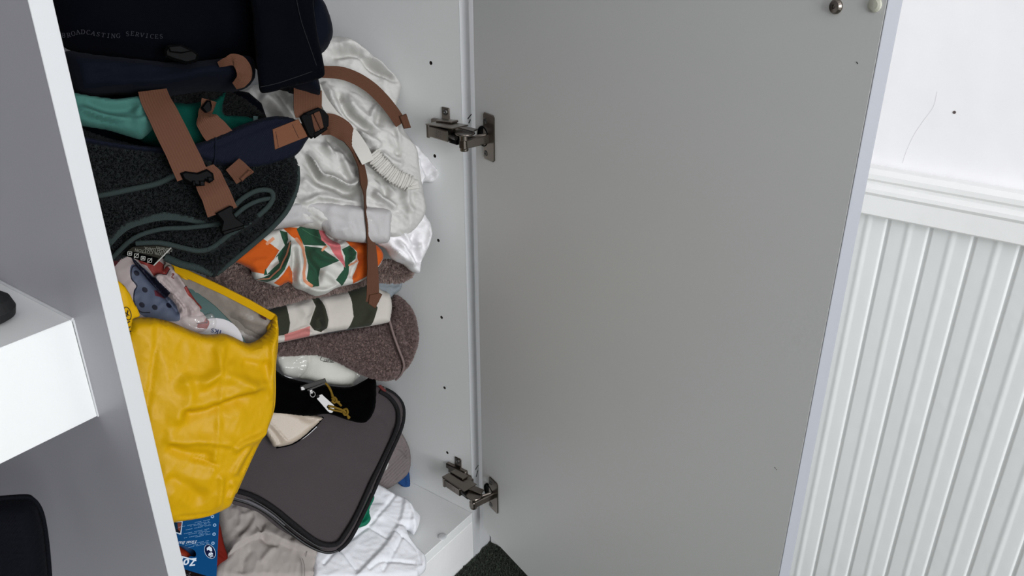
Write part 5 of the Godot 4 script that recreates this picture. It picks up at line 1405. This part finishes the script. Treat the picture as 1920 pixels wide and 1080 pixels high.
	cloth("body", gb, mat(Color(0.02, 0.42, 0.31), 0.7, {"spec": 0.35}), Transform3D(), pv([4.7, 40.8, 11.8, 29.3, 17.4, 18.4, 2.7, 2.5, 0.9, -10.9, -5.8, -17.1, -15.5, -18.7, -34.3, -15.8, -47.8, -8, -32.2, 12.1]), {"t": 10.0, "tb": 6.0, "r": 6.0, "h": 2.0, "folds": [[[15.7, 19, -1.1, 2.2, -21.4, -14.7], -4.0, 2.0, 3.0], [[1.1, -7.5, -9.6, -12.2, -26.2, -12.8], 3.0, 3.0, 2.0], [[9.6, 28.3, 14.1, 19.6], 3.0, 2.0, 2.0]]})

	# quilted white cover on the bottom panel
	var qx: Transform3D = frame(-0.1182, -0.0076, -0.0120, 4.0, 66.0)
	var qm := mat(Color(0.90, 0.905, 0.92), 0.7, {"bump": ["fine", 14.0, 0.02], "rim": 0.15, "spec": 0.35})
	var qt := thing("quilted_cover", "white quilted cover with stitched diamonds on the wardrobe bottom", "quilt", qx)
	cloth("body", qt, qm, Transform3D(), pv([-5, 145.5, 20.7, 144.2, 35.5, 103.8, 42.8, 91.5, 40.9, 75.9, 42.1, 49.2, 14.9, 33.5, 12.6, 42, 8.8, 47.3, 1.2, 29.4, -0.4, 8.1, -0.1, -8.6, -12.5, -23, -28.7, -24.6, -46.2, -22.7, -129.7, 38.1, -161.1, 65, -152, 84.9, -124.4, 109.9, -75.1, 111.1]), {"t": 16.0, "tb": 3.0, "r": 9.0, "h": 2.2, "noise": [[1.8, 20.0, 0], [0.6, 60.0, 1, 40, 0.6]], "folds": [
		[[36, 104.3, -4.4, 93.6, -41, 85.7, -74.6, 84.1, -105.8, 84, -141.6, 76.8], -4.2, 2.4, 2.4, 0.02],
		[[-43.7, 85.3, -37.8, 67.3, -31.1, 47.7], -3.6, 2.4, 2.4, 0.05],
		[[-104.4, 83, -105.2, 60.3, -106, 37.8], -3.6, 2.4, 2.4, 0.05],
		[[-11.2, 38.8, -36, 28.5, -58.2, 19.3, -77.4, 13.2], -3.6, 2.4, 2.4, 0.03],
		[[-15.6, 54.4, -9.9, 28, -8.6, 5.1, -21.1, -16.4], -3.6, 2.4, 2.4, 0.03],
		[[-93.9, 28.4, -72.5, 26.9, -58.2, 19.3, -39.2, 3.5, -25.5, -10.6], -3.6, 2.4, 2.4, 0.03],
		[[42.1, 90.7, 26.2, 76.3, 1.8, 58.8, -33.7, 44.7, -66, 37.1, -101.8, 32.2, -121.4, 27.1], 5.5, 16.0, 3.0, 0.0],
		[[40.5, 86.6, 31.7, 67.1, 27.2, 55.1, 14.7, 44.2], 5.0, 5.0, 3.0],
		[[21.7, 139.6, 25.5, 121, 33.7, 104.6], -3.0, 2.0, 3.0],
		[[-3, 107.9, -13.4, 90.2, -25.7, 84.2], 3.0, 8.0, 8.0],
		[[-6.1, 59.7, 4.3, 52, 3.9, 32.3], -5.0, 4.0, 4.0]]})
	# grey shirt
	var hx: Transform3D = frame(-0.2551, 0.0220, -0.1112, 6.0, 62.0)
	var sm := mat(Color(0.65, 0.62, 0.60), 0.88, {"bump": ["weave", 60.0, 0.01], "rim": 0.15, "spec": 0.25})
	var sh := thing("grey_shirt", "wrinkled beige grey cotton shirt beneath the laptop sleeve", "shirt", hx)
	cloth("body", sh, sm, Transform3D(), pv([-42.8, 200.2, -21, 180.7, 10, 138.4, 28.2, 98.6, 30.1, 58.9, 21.5, 37.8, 16.5, 13.6, 6.3, -6.5, -4, -12.7, -8.6, -24.7, -34.2, -14.5, -115.6, 41.7, -130.7, 62.2, -118.4, 77, -93.9, 85.9, -85.6, 117, -70.9, 153.3]), {"t": 22.0, "tb": 5.0, "r": 12.0, "h": 2.1, "noise": [[2.5, 18.0, 0, -30, 0.6], [1.0, 50.0, 1, -35, 0.45]], "folds": [
		[[-117.2, 76.1, -91.9, 80.5, -69.1, 81, -42.9, 77.5], 8.0, 12.0, 1.8, 0.03],
		[[-43.7, 79.1, -31, 61, -14.7, 35.2, 8.6, 2.3], 8.0, 14.0, 1.8, 0.03],
		[[-43.3, 76.7, -41.2, 59.7, -30.2, 47.9], -6.0, 3.0, 5.0],
		[[-54.1, 142.1, -52.7, 114.6, -70.6, 100.6], 4.0, 6.0, 6.0], [[-27.7, 124.7, -35.7, 103.2, -57.8, 91.8, -79.5, 86.1], 5.0, 5.0, 4.0], [[-59.2, 119, -25.9, 112.7, 3.4, 98.6], 3.0, 4.0, 4.0],
		[[-19.9, 92.5, -9, 79.9, 3.6, 76.8, 0.4, 57.5], 5.0, 4.0, 3.0], [[7.4, 75.2, -2.1, 53.9, -15.2, 41.7], -4.0, 3.0, 4.0], [[-33.9, 49.5, -55.9, 44.3, -71.8, 38.2], 4.0, 4.0, 5.0], [[-65, 65.9, -83.3, 58.4, -100.5, 40.7], -4.0, 5.0, 5.0]]})
	var seam := mat(Color(0.40, 0.375, 0.36), 0.9)
	for ln in [[-20.1, 12.3, 29, -23.3, 1.5, 27, -34.1, -14.8, 25], [-17.4, 9.4, 29, -21, -2.1, 27, -31, -17, 25], [13, 41.2, 22, 4.5, 24.3, 25, -11.2, 9.3, 27]]:
		cord("seam", sh, seam, Transform3D(), ln, 0.35, 5)
	# red orange cloth between blue packet and shirt
	var rd := thing("red_cloth", "rust red cloth wedged between the blue packet and grey shirt", "cloth", frame(-0.3507, 0.0943, -0.1900, 20.0, 20.0))
	cloth("body", rd, mat(Color(0.40, 0.075, 0.03), 0.8, {"spec": 0.3}), Transform3D(), pv([-4, 52, 6.1, 43.6, 7, 22.2, 5.6, -2.5, 6.3, -24.8, -2.6, -29.3, -14.6, -34.1, -24.6, -31.2]), {"t": 6.0, "tb": 6.0, "r": 5.0, "h": 2.0, "folds": [[[-7.4, -5.2, -1, -16.5, 3.9, -22.1], 3.0, 2.0, 2.0]]})
	# blue hanging packet, upside down
	var bx: Transform3D = frame(-0.3801, 0.1136, -0.1600, 22.0, 12.0)
	var bo := pv([-40.9, 108.9, 24, 74.6, 12.5, 28.8, -3.9, -37.2, -13.3, -72.3, -81.4, -47.6])
	var lo := bo[0]
	var hi := bo[0]
	for v in bo:
		lo = lo.min(v); hi = hi.max(v)
	var blue := Color(0.0, 0.255, 0.45)
	var B := Paint.new(lo, hi, 900, blue)
	var wht := Color(0.80, 0.84, 0.88)
	# photograph window, small print rows, badge
	B.poly(pv([-43.5, 70.9, -27.9, 66, -33.8, 47.8, -45.1, 56.8]), wht)
	B.poly(pv([-44.9, 70.7, -29.1, 65.3, -34.4, 50.1, -46.1, 58.9]), Color(0.03, 0.07, 0.12))
	B.poly(pv([-36.2, 66.2, -29.6, 64.3, -34.3, 52.2, -36.5, 58.1]), Color(0.45, 0.22, 0.18))
	B.poly(pv([-38.8, 67.3, -34.9, 65.7, -35.9, 57.8, -40, 57.9]), Color(0.02, 0.16, 0.24))
	var rows := pv([8.8, 57.4, 9, 43.8, 5.6, 30.9, 1.5, 18.2])
	for k in 4:
		B.disc(rows[k] + Vector2(0.0012, 0), 0.0022, 0.0026, Color(0.55, 0.66, 0.78), 0.3)
		B.disc(rows[k] + Vector2(0.0012, 0), 0.0009, 0.0012, blue, 0.3)
		for j in (5 if k < 3 else 3):
			var w := 0.016 + 0.006 * ((k * 3 + j * 2) % 5)
			var st: Vector2 = rows[k] + Vector2(-0.0035 - 0.0012 * (j % 2), 0.0022 + j * 0.0021)
			var n := int(w / 0.0022)
			for c in n:
				if (c * 7 + j * 3 + k) % 6 == 5: continue
				B.line(PackedVector2Array([st + Vector2(-c * 0.0022, c * 0.0004), st + Vector2(-c * 0.0022 - 0.0016, c * 0.0004 + 0.0003)]), 0.00055, Color(0.55, 0.66, 0.78))
	var bc: Vector2 = pv([-3.6, 7.6])[0]
	B.disc(bc, 0.0066, 0.0122, wht, 0.2)
	B.disc(bc, 0.0061, 0.0116, Color(0.01, 0.05, 0.20), 0.2)
	B.poly(PackedVector2Array([bc + Vector2(-0.003, 0.007), bc + Vector2(0.001, 0.0085), bc + Vector2(0.0035, 0.004), bc + Vector2(0.003, -0.001), bc + Vector2(0.0005, 0.0), bc + Vector2(-0.001, 0.0035), bc + Vector2(-0.0035, 0.003)]), wht)
	for k in 5: B.disc(bc + Vector2(-0.0022 + 0.0011 * k, -0.0045 + 0.0016 * (k % 2)), 0.0009, 0.0017, wht, 0.2)
	for k in 5: B.disc(bc + Vector2(-0.0014 + 0.0009 * k, -0.0082 + 0.0012 * (k % 2)), 0.0006, 0.0010, wht, 0.2)
	B.poly(pv([-62.2, 9.4, -40.5, -3.9, -3.8, -36.4, -13.3, -72.3, -81.4, -47.6]), Color(0.055, 0.012, 0.02))
	var card := mat(Color(1, 1, 1), 0.4, {"image": B.done(), "spec": 0.2})
	var bp := thing("blue_packet", "blue swimming float band packet standing upside down beside the divider", "packet", bx)
	# front face with the hanging hole cut through it: two pieces round the slot
	var slot := spline(pv([-39.1, 32.6, -29.3, 25.8, -22.4, 17.7, -21.6, 11.4, -23.7, 8.1, -29.4, 11.5, -34.6, 10.4, -37.9, 15.2, -44, 23]), true, 3)
	slot.reverse()
	var halves := []
	var cut: Vector2 = pv([-32, 19.4])[0]
	for s in [-1, 1]:
		var side := PackedVector2Array([Vector2(cut.x, lo.y - 0.01), Vector2(cut.x, hi.y + 0.01), Vector2(cut.x + s * 0.2, hi.y + 0.01), Vector2(cut.x + s * 0.2, lo.y - 0.01)])
		for h in Geometry2D.intersect_polygons(bo, side):
			for c in Geometry2D.clip_polygons(h, slot): halves.append(c)
	var fb := MB.new()
	for h in halves:
		var tr := Geometry2D.triangulate_polygon(h)
		for k in range(0, tr.size(), 3):
			var A: Vector2 = h[tr[k]]
			var Bq: Vector2 = h[tr[k + 1]]
			var E: Vector2 = h[tr[k + 2]]
			if (Bq - A).cross(E - A) < 0:
				var sw := Bq; Bq = E; E = sw
			var uv := func(p: Vector2) -> Vector2: return Vector2((p.x - lo.x) / (hi.x - lo.x), (hi.y - p.y) / (hi.y - lo.y))
			fb.tri(Vector3(A.x, A.y, 0.002), Vector3(Bq.x, Bq.y, 0.002), Vector3(E.x, E.y, 0.002), uv.call(A), uv.call(Bq), uv.call(E))
		for k in h.size():
			var A: Vector2 = h[k]
			var E: Vector2 = h[(k + 1) % h.size()]
			fb.quad(Vector3(A.x, A.y, 0.0012), Vector3(E.x, E.y, 0.0012), Vector3(E.x, E.y, 0.002), Vector3(A.x, A.y, 0.002))
	part("card_front", fb.build(), card, bp)
	var shade := pv([-40, 106.9, 23, 73.3, 11.8, 29.1, -4.6, -36.9, -13.7, -70.4, -79.8, -46.7])
	plate("card_back", bp, mat(Color(0.0, 0.24, 0.43), 0.45), Transform3D(), shade, -26.0, -20.0, 1.0)
	var sd := MB.new()
	for k in bo.size():
		var A := bo[k]
		var E := bo[(k + 1) % bo.size()]
		sd.quad(Vector3(E.x, E.y, -0.022), Vector3(A.x, A.y, -0.022), Vector3(A.x, A.y, 0.0018), Vector3(E.x, E.y, 0.0018))
		sd.quad(Vector3(A.x, A.y, -0.022), Vector3(E.x, E.y, -0.022), Vector3(E.x, E.y, 0.0018), Vector3(A.x, A.y, 0.0018))
	part("card_side", sd.build(), mat(Color(0.0, 0.24, 0.43), 0.45), bp)
	# the orange goods inside, seen through the slot
	cloth("float_band", bp, mat(Color(0.55, 0.16, 0.05), 0.6), Transform3D(Basis(), Vector3(0, 0, -0.010)), pv([-45.2, 30.3, -35.3, 20.8, -27.5, 7.2, -26.8, -6.8, -46, -13.3, -52.4, 6.6]), {"t": 8.0, "tb": 6.0, "r": 8.0, "h": 3.0})
	var ink2 := mat(Color(0.82, 0.86, 0.9), 0.6)
	var lp := pv([-32.4, 34.7, -46.1, 9.7])
	lettering("product_text", bp, ink2, Transform3D(), "Float Bands", lp[0].x * 1000, lp[0].y * 1000, 2.0, 4.1, 160.0, "Droid Serif", false, 0.28)
	lettering("brand_text", bp, ink2, Transform3D(), "Zoggs", lp[1].x * 1000 + 2.0, lp[1].y * 1000 - 2.5, 2.0, 11.0, 163.0, "Droid Sans", true, 0.1)
	var st2 := MB.new()
	var b0 := pv3([-23.2, 2.1, 2.1, -44.9, 20.3, 2.1])
	st2.bar(b0[0], b0[1], 0.0018, 0.0004, Vector3(0, 0, 1), 0.0001)
	part("brand_bar", st2.build(), ink2, bp)
	lettering("size_text", bp, mat(Color(0.30, 0.30, 0.32), 0.6), Transform3D(), "2+", pv([-37.6, -13.8])[0].x * 1000, pv([-37.6, -13.8])[0].y * 1000, 2.0, 5.0, 165.0)


# ---------------------------------------------------------------- yellow carrier bag and what it holds
func carrier_bag() -> void:
	var x: Transform3D = frame(-0.2549, 0.4460, -0.1150, 18.0, 14.0)
	var yellow := mat(Color(0.77, 0.595, 0.012), 0.46, {"bump": ["lumps", 7.0, 0.03], "spec": 0.3})
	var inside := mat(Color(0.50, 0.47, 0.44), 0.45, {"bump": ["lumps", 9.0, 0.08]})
	var b := thing("carrier_bag", "bright yellow plastic carrier bag standing open against the divider", "bag", x)
	cloth("front_panel", b, yellow, Transform3D(), pv([-188.5, 22.5, -171.8, 46.7, -165.4, 50.8, -150.3, 47.8, -139.1, 43.1, -124.4, 34, -109.5, 21.3, -94, 9.6, -80.6, 4.7, -68.9, 2.6, -58.4, -4.9, -43.4, -18.3, -30.9, -19.2, -17.6, -13.8, -8.6, -6.2, -5.4, 1.6, -1.2, 7.7, 1.9, 5.3, -1.7, -14.2, -9.3, -41.6, -16.7, -61.6, -23, -89.7, -29.9, -113.9, -42.9, -135.9, -64, -158.5, -85, -184.6, -101, -204.9, -110.3, -217.9, -116.7, -221.2, -130.2, -222.2, -147.1, -221.4, -181.6, -212.4, -214.6, -203.1, -224.1, -165.8, -210.1, -72.3]), {"t": 16.0, "tb": 4.0, "r": 9.0, "h": 2.6, "fs": 1.35, "noise": [[3.0, 9.0, 0], [0.9, 26.0, 1, 20, 0.6], [0.35, 70.0, 1, -30, 0.5]], "fn": func(p: Vector2, d: float) -> float: return 0.012 * minf(d / 0.05, 1.0), "folds": [
		[[-142.5, 42.1, -156.3, 5.5, -172.9, -37.2, -186.4, -67.2], -1.8, 3.2, 3.2, 0.03],
		[[-71, 2.5, -82.5, -18.1, -93.5, -36.1, -119.6, -48.7], 4.0, 5.0, 8.0],
		[[-133.3, -24.2, -130.2, -52.1, -143.9, -68.7, -151.6, -87.3], 4.0, 6.0, 12.0],
		[[-136.7, -25.2, -117.5, -39.5, -90.3, -37.1, -61.6, -30.7], 3.0, 5.0, 12.0],
		[[-85.1, -3.1, -89.1, -37.5, -96.6, -63.9, -105.7, -97.2, -117.4, -129.7, -127.9, -162.9], 1.6, 2.8, 3.0, 0.05],
		[[-90.3, -37.1, -73, -50.2, -49.2, -68.6, -25.6, -75.2], 5.0, 6.0, 9.0],
		[[-62.2, -33.4, -37, -46, -23.3, -49], -3.0, 5.0, 9.0],
		[[-144.3, -57.1, -131.3, -70.4, -108.7, -72.7, -70.6, -70.1, -36.3, -74.5], 6.0, 12.0, 4.0],
		[[-151.4, -73.1, -125.9, -75.2, -92.7, -76.2, -59.1, -80.8], -5.0, 6.0, 10.0],
		[[-175.5, -94, -153.1, -107, -122.6, -117.3, -86.5, -138.9], 4.0, 9.0, 4.0], [[-171.9, -105.4, -150.3, -122.6, -120.6, -137.4], -4.0, 5.0, 7.0], [[-148.9, -130.5, -128.7, -143.1, -117.6, -153.6], -3.0, 2.0, 3.0],
		[[-42.6, -134.5, -64.8, -136.7, -82.3, -136, -101.2, -142.1], 5.0, 6.0, 4.0], [[-60.8, -144.4, -77.4, -160.8, -96.8, -183.5], -4.0, 5.0, 5.0], [[-72.2, -144.5, -91.1, -159, -105.6, -176], 3.0, 4.0, 4.0],
		[[-119.2, -160.5, -120.6, -181.1, -131.8, -214.5], 3.0, 4.0, 4.0], [[-181.7, -199.6, -157.6, -209, -132.1, -215.9], -2.0, 2.0, 2.0], [[-180.5, -141, -160.2, -164.2, -140.9, -195.1], -4.0, 8.0, 10.0], [[-109.5, -178.2, -105.6, -191.3, -117.3, -205.5], 3.0, 4.0, 4.0],
		[[-5.4, 1.6, -17.7, -24.1, -25.5, -58.7, -36.3, -100.1], 4.0, 6.0, 3.0]]})
	# the right side, folded in behind the front panel
	cord("side_fold", b, yellow, Transform3D(), [0.1, 6.9, 2, -1.5, -9.9, 4, -7.9, -33.6, 5, -16.5, -60.8, 4, -23.3, -92.6, 3, -30.2, -115.5, 2, -43.2, -137.3, 0, -63.2, -161, -2, -84.2, -188.3, -3, -100.2, -209.8, -4], 1.6, 8)
	var bk: Transform3D = x.affine_inverse() * frame(-0.2523, 0.4519, -0.1180, 48.0, 6.0)
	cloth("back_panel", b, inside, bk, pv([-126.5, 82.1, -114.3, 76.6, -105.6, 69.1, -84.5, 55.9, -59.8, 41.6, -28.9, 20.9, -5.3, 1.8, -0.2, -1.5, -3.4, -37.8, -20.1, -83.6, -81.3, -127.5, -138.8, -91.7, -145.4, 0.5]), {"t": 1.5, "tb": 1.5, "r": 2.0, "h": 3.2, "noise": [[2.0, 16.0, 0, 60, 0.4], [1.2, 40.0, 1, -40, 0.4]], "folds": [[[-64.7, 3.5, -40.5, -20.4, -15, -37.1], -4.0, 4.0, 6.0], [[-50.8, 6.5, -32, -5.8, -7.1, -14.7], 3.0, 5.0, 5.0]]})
	plate("hem", b, yellow, bk, pv([-116.5, 79.5, -105.3, 71.2, -59.5, 43.8, -28.5, 23.9, 0.9, 2.2, -0.4, -3.7, -6, -4.9, -31.1, 12.9, -60.9, 32.9, -90.5, 50.4, -106.9, 59.9, -115.9, 66]), 3.0, 6.6, 0.7)
	cloth("side_gusset", b, yellow, bk, pv([-5.6, -7.2, -3.4, 0.2, 0.8, 0.7, 1.9, -7.6, -2, -37.9, -7.6, -45.3, -9.4, -29.8, -11.5, -23.6, -12.7, -15.9]), {"t": 9.0, "tb": 2.0, "r": 5.0, "h": 2.0})
	plate("print", b, mat(Color(0.22, 0.03, 0.035), 0.5), bk, pv([-18.1, 2.5, -10.9, -0.2, -10.7, -4.7, -17.1, -0.6]), 5.4, 6.9, 0.1)
	cloth("handle_flap", b, yellow, bk, pv([-131.2, 93.6, -120.5, 87.5, -105.1, 72.6, -104.6, 62.6, -100.7, 53.1, -110.6, 57.2, -118.3, 71.8]), {"t": 5.0, "tb": 2.0, "r": 3.0, "h": 2.5})
	var sg: Transform3D = x.affine_inverse() * frame(-0.4315, 0.5297, -0.1150, -5.0, 10.0)
	cloth("side_panel", b, yellow, sg, pv([-18, 63.8, -12.3, 47.5, -5.5, 35.4, -2.1, 17, 0, 0, -4.7, -1.8, -10.2, -1.9, -21.7, -22.5, -33.1, -43, -55, -38.4]), {"t": 3.0, "tb": 2.0, "r": 3.0, "h": 2.6, "folds": [[[-8.4, 40.3, -10.8, 26.3, -10.9, 11.2], 2.0, 3.0, 3.0]]})
	var ink := mat(Color(0.10, 0.05, 0.005), 0.5)
	var em := pv3([-15.3, 8.4, 4])[0]
	var rg := PackedVector3Array()
	for k in 19: rg.append(em + Vector3(cos(TAU * k / 18) * 0.0040, sin(TAU * k / 18) * 0.0075, 0))
	var eb := MB.new()
	eb.tube(rg, 0.00045, 5)
	eb.bar(em + Vector3(-0.002, -0.003, 0), em + Vector3(0.0018, 0.003, 0), 0.0012, 0.0004, Vector3(0, 0, 1), 0.0001)
	eb.bar(em + Vector3(-0.0018, 0.002, 0), em + Vector3(0.0012, -0.003, 0), 0.0010, 0.0004, Vector3(0, 0, 1), 0.0001)
	part("printed_emblem", eb.build(), ink, b, sg)
	var sy := pv3([-18.3, -1.7, 4, -19.7, -7.5, 4, -20.7, -12.2, 4])
	var sb := MB.new()
	for c in sy:
		sb.bar(c + Vector3(-0.003, 0, 0), c + Vector3(0.003, 0.001, 0), 0.0011, 0.0004, Vector3(0, 0, 1), 0.0001)
		sb.bar(c + Vector3(-0.002, -0.002, 0), c + Vector3(-0.0015, 0.002, 0), 0.0011, 0.0004, Vector3(0, 0, 1), 0.0001)
	part("printed_signs", sb.build(), ink, b, sg)

	# packed bedding printed with animals, in clear wrapping
	var px: Transform3D = frame(-0.3442, 0.4814, -0.2250, 24.0, 35.0)
	var oc := pv([-49.8, 68.1, -20.8, 74.8, 13, 54.6, 26.9, 41.5, 33.7, 17.4, 40.4, -9.6, 49.3, -27.7, 57, -42.7, 57.5, -51.6, 50.7, -57.1, 40.5, -63.1, 11.5, -59.9, -36.6, -47.3, -41.4, -0.7, -51.4, 36.7])
	var bb := outline_box(oc)
	var P := Paint.new(bb[0], bb[1], 760, Color(0.66, 0.61, 0.60))
	var grey := Color(0.30, 0.33, 0.40)
	var dark := Color(0.06, 0.07, 0.13)
	var rose := Color(0.52, 0.20, 0.18)
	P.poly(pv([-43.7, 63.7, -32.8, 65.3, -25.5, 61.1, -32.6, 55.9, -42.2, 47.4, -43.5, 54.3]), Color(0.27, 0.02, 0.05))
	P.poly(spline(pv([-25.7, 42.4, -20.6, 46.6, -12.8, 44.2, -3.4, 28, 5.3, 8.6, 8.6, -3, 14.8, -17.9, 15.6, -32.3, 9.1, -36.6, -19.6, -25.4, -29.9, -13.7, -32.3, -1.2, -28.2, 13.7, -24.2, 18.1, -28.1, 29.6]), true, 3), grey)
	P.line(spline(pv([-14, 44.1, -21.2, 44.1, -25.4, 38.4, -27.2, 28.1, -23.4, 19.2, -28.3, 11.1, -31.2, -1.5, -27.7, -14.2, -16.7, -18.2]), false, 4), 0.0014, dark)
	for d in [[-20.2, 34.3], [-15.9, 11.5], [-23.5, -6.6], [-10.1, -13.2], [6.5, -14.3]]:
		P.disc(pv(d)[0], 0.0030, 0.0038, dark, 0.4)
	P.poly(pv([-5.6, 8.4, -1.9, 8.9, 6, -3.7, 2.4, -3.5, -6.1, 1.2]), Color(0.36, 0.16, 0.20))
	P.line(pv([-3.3, 7.9, 4.5, -2.7]), 0.001, dark)
	P.poly(pv([-21.9, 56.3, -16.8, 52.5, -2.8, 25.2, 11.6, -1, 4.9, -3.4, -8.3, 22.4, -17.8, 43.3]), dark)
	P.poly(pv([-15.4, 53.5, 9, 44.2, 13.5, 37.8, 17.3, 28.1, 12.8, 24.4, 2.5, 27.4, -1.4, 26.2, -6.4, 40.8, -12.3, 46.2]), rose)
	P.line(pv([17.3, 28.1, 12.7, 24.1, 2.5, 27.4, -0.8, 26.1]), 0.0009, dark)
	P.poly(pv([28.3, 1.8, 34.2, 5.9, 41, 2.9, 43.2, -8.5, 50.2, -21.1, 56.5, -36.3, 59.4, -45.2, 47.8, -55.9, 31.6, -50.4, 34.4, -44.3, 41.7, -44.9, 47.2, -38.1, 44.6, -33.3, 39.4, -23.9, 35.4, -14.8, 30.8, -8.3]), rose)
	P.poly(pv([40.4, -3.7, 48.1, -19.2, 43, -19.4, 39, -12.9]), Color(0.66, 0.61, 0.60))
	P.line(pv([29, 2.3, 34.2, 5.9]), 0.0009, dark)
	P.line(pv([40.4, -3.7, 38.4, -12.8, 44.2, -19.6, 49.6, -20.7]), 0.0009, dark)
	P.line(pv([33, -44.7, 45, -47, 46.3, -39.2]), 0.001, dark)
	P.disc(pv([34.9, -3.8])[0], 0.0015, 0.002, dark)
	P.line(spline(pv([18.3, 21.8, 20.6, 21.2, 17.7, 19.2, 20.2, 17]), false, 4), 0.0009, Color(0.40, 0.10, 0.10))
	P.line(spline(pv([-38, 57.8, -35.5, 55.9, -38.2, 54.5, -35.9, 52.7]), false, 4), 0.001, dark)
	var k := thing("packed_bedding", "folded cotton bedding printed with spotted animals inside the yellow bag", "bedding", px)
	cloth("body", k, mat(Color(1, 1, 1), 0.55, {"image": P.done(), "spec": 0.4}), Transform3D(), oc, {"t": 20.0, "tb": 25.0, "r": 12.0, "h": 2.2, "fs": 2.1, "noise": [[1.5, 14.0, 0], [0.6, 60.0, 1, -50, 0.4]], "folds": [
		[[-19.6, 55.8, -8.5, 31.9, 2.4, 6.5, 9.2, -5.8, 18.5, -28.2], -6.0, 2.5, 4.0, 0.05], [[-1.1, 27.5, 9.3, 4.9, 18.9, -16.2, 31.2, -36.8], 7.0, 7.0, 4.0, 0.08], [[13.2, 36.5, 22, 16.9, 31.4, -5.7, 41.4, -31.2], 7.0, 8.0, 4.0, 0.08], [[1.8, 24.2, 13.3, 1.3, 23, -19.9, 27.4, -37.2], -6.0, 2.5, 3.0, 0.08], [[18.6, 23.1, 24.5, 6.8, 34.5, -13.2, 42.5, -31.5], -4.0, 2.5, 2.5, 0.08], [[10.4, -0.7, 16, -18.2, 20.5, -30.1], 4.0, 3.0, 3.0]]})
	var film := mat(Color(0.95, 0.93, 0.92, 0.14), 0.08, {"spec": 0.6})
	film.transparency = BaseMaterial3D.TRANSPARENCY_ALPHA
	cloth("plastic_film", k, film, Transform3D(), pv([10.9, -35.5, 22.5, -28.4, 39, -33.9, 54.6, -33.4, 59.2, -44.7, 57.8, -53.1, 50, -59.8, 31.1, -60.7, 16.9, -51.3]), {"t": 26.0, "tb": 1.0, "r": 7.0, "h": 1.8, "noise": [[2.5, 40.0, 1, 60, 0.5], [1.0, 90.0, 1, 40, 0.5]]})
	# teal card with a white disc behind the bedding
	var dx: Transform3D = frame(-0.3020, 0.4531, -0.1580, 30.0, 30.0)
	var tc := thing("teal_packet", "teal card packet with a white disc inside the yellow bag", "packet", dx)
	plate("card", tc, mat(Color(0.02, 0.24, 0.22), 0.45), Transform3D(), pv([-35.3, 55.6, -21.8, 37.8, -6.9, 19.6, 8.4, -4.5, 17.2, -21.7, 22.3, -36.9, 7.7, -64.7, -36.4, -55, -61.1, -15.3]), -3.0, 0.0, 0.5)
	var dc := PackedVector2Array()
	var c0: Vector2 = pv([-15.9, -28.9])[0]
	for j in 28: dc.append(c0 + Vector2(cos(TAU * j / 28), sin(TAU * j / 28)) * 0.034)
	plate("disc", tc, mat(Color(0.74, 0.73, 0.74), 0.45), Transform3D(), dc, 0.0, 0.6, 0.2)
	lettering("disc_text", tc, mat(Color(0.03, 0.13, 0.36), 0.5), Transform3D(), "iks", pv([-12.3, -12.9])[0].x * 1000, pv([-12.3, -12.9])[0].y * 1000, 0.6, 7.0, 155.0, "Droid Sans", true)


# ---------------------------------------------------------------- what stands in the left compartment
func left_side() -> void:
	# black thing at the edge of the frame, on the box shelf
	var sp: Vector3 = Vector3(-0.5691, 0.5820, -0.1255)
	var s := thing("black_bag", "rounded black fabric bag on the box shelf of left compartment", "bag", Transform3D(Basis(), Vector3(sp.x, 0.579, sp.z)))
	var b := MB.new()
	b.lathe(Transform3D(Basis(), Vector3(0, 0.0, 0)), PackedVector2Array([Vector2(0, 0.0), Vector2(0.014, 0.0005), Vector2(0.020, 0.004), Vector2(0.022, 0.012), Vector2(0.019, 0.022), Vector2(0.010, 0.030), Vector2(0, 0.032)]), 28)
	part("body", b.build(), mat(Color(0.012, 0.014, 0.018), 0.8), s)
	# navy quilted cushion below the shelf
	var cx: Transform3D = frame(-0.5810, 0.2967, -0.1700, 30.0, 10.0)
	var zig := func(p: Vector2, _d: float) -> float:
		var w := p.y * 1.0 + absf(fposmod(p.x * 1000.0, 36.0) - 18.0) * 0.00028 + 0.0012 * sin(p.x * 90.0)
		return -0.0016 * exp(-pow(fposmod(w, 0.0085) - 0.00425, 2) / 0.0000016)
	var c := thing("navy_cushion", "dark navy quilted cushion with rounded corner under the box shelf", "cushion", cx)
	var cm := mat(Color(0.022, 0.027, 0.055), 0.85, {"bump": ["twill", 40.0, 0.03], "rim": 0.15, "spec": 0.25})
	cloth("cover", c, cm, Transform3D(), pv([-78.5, 62.5, -40.5, 53.9, -15.9, 48.9, 1.6, 44.8, 9.5, 39.6, 13.2, 26.8, 13.1, 6.1, 10, -24.4, 5.1, -58.5, -2, -92.3, -22.6, -106.5, -110, -72.3]), {"t": 30.0, "tb": 30.0, "r": 20.0, "h": 2.0, "fn": zig})
	cord("piping", c, cm, Transform3D(), [-65.9, 65.6, 12, -37.3, 60.5, 12, -13, 55.6, 12, 4.3, 51.6, 12, 12.1, 46.5, 12, 16.5, 32.3, 12, 16.4, 11.8, 12, 13.3, -18.4, 12, 8.5, -52, 12], 2.2, 8)
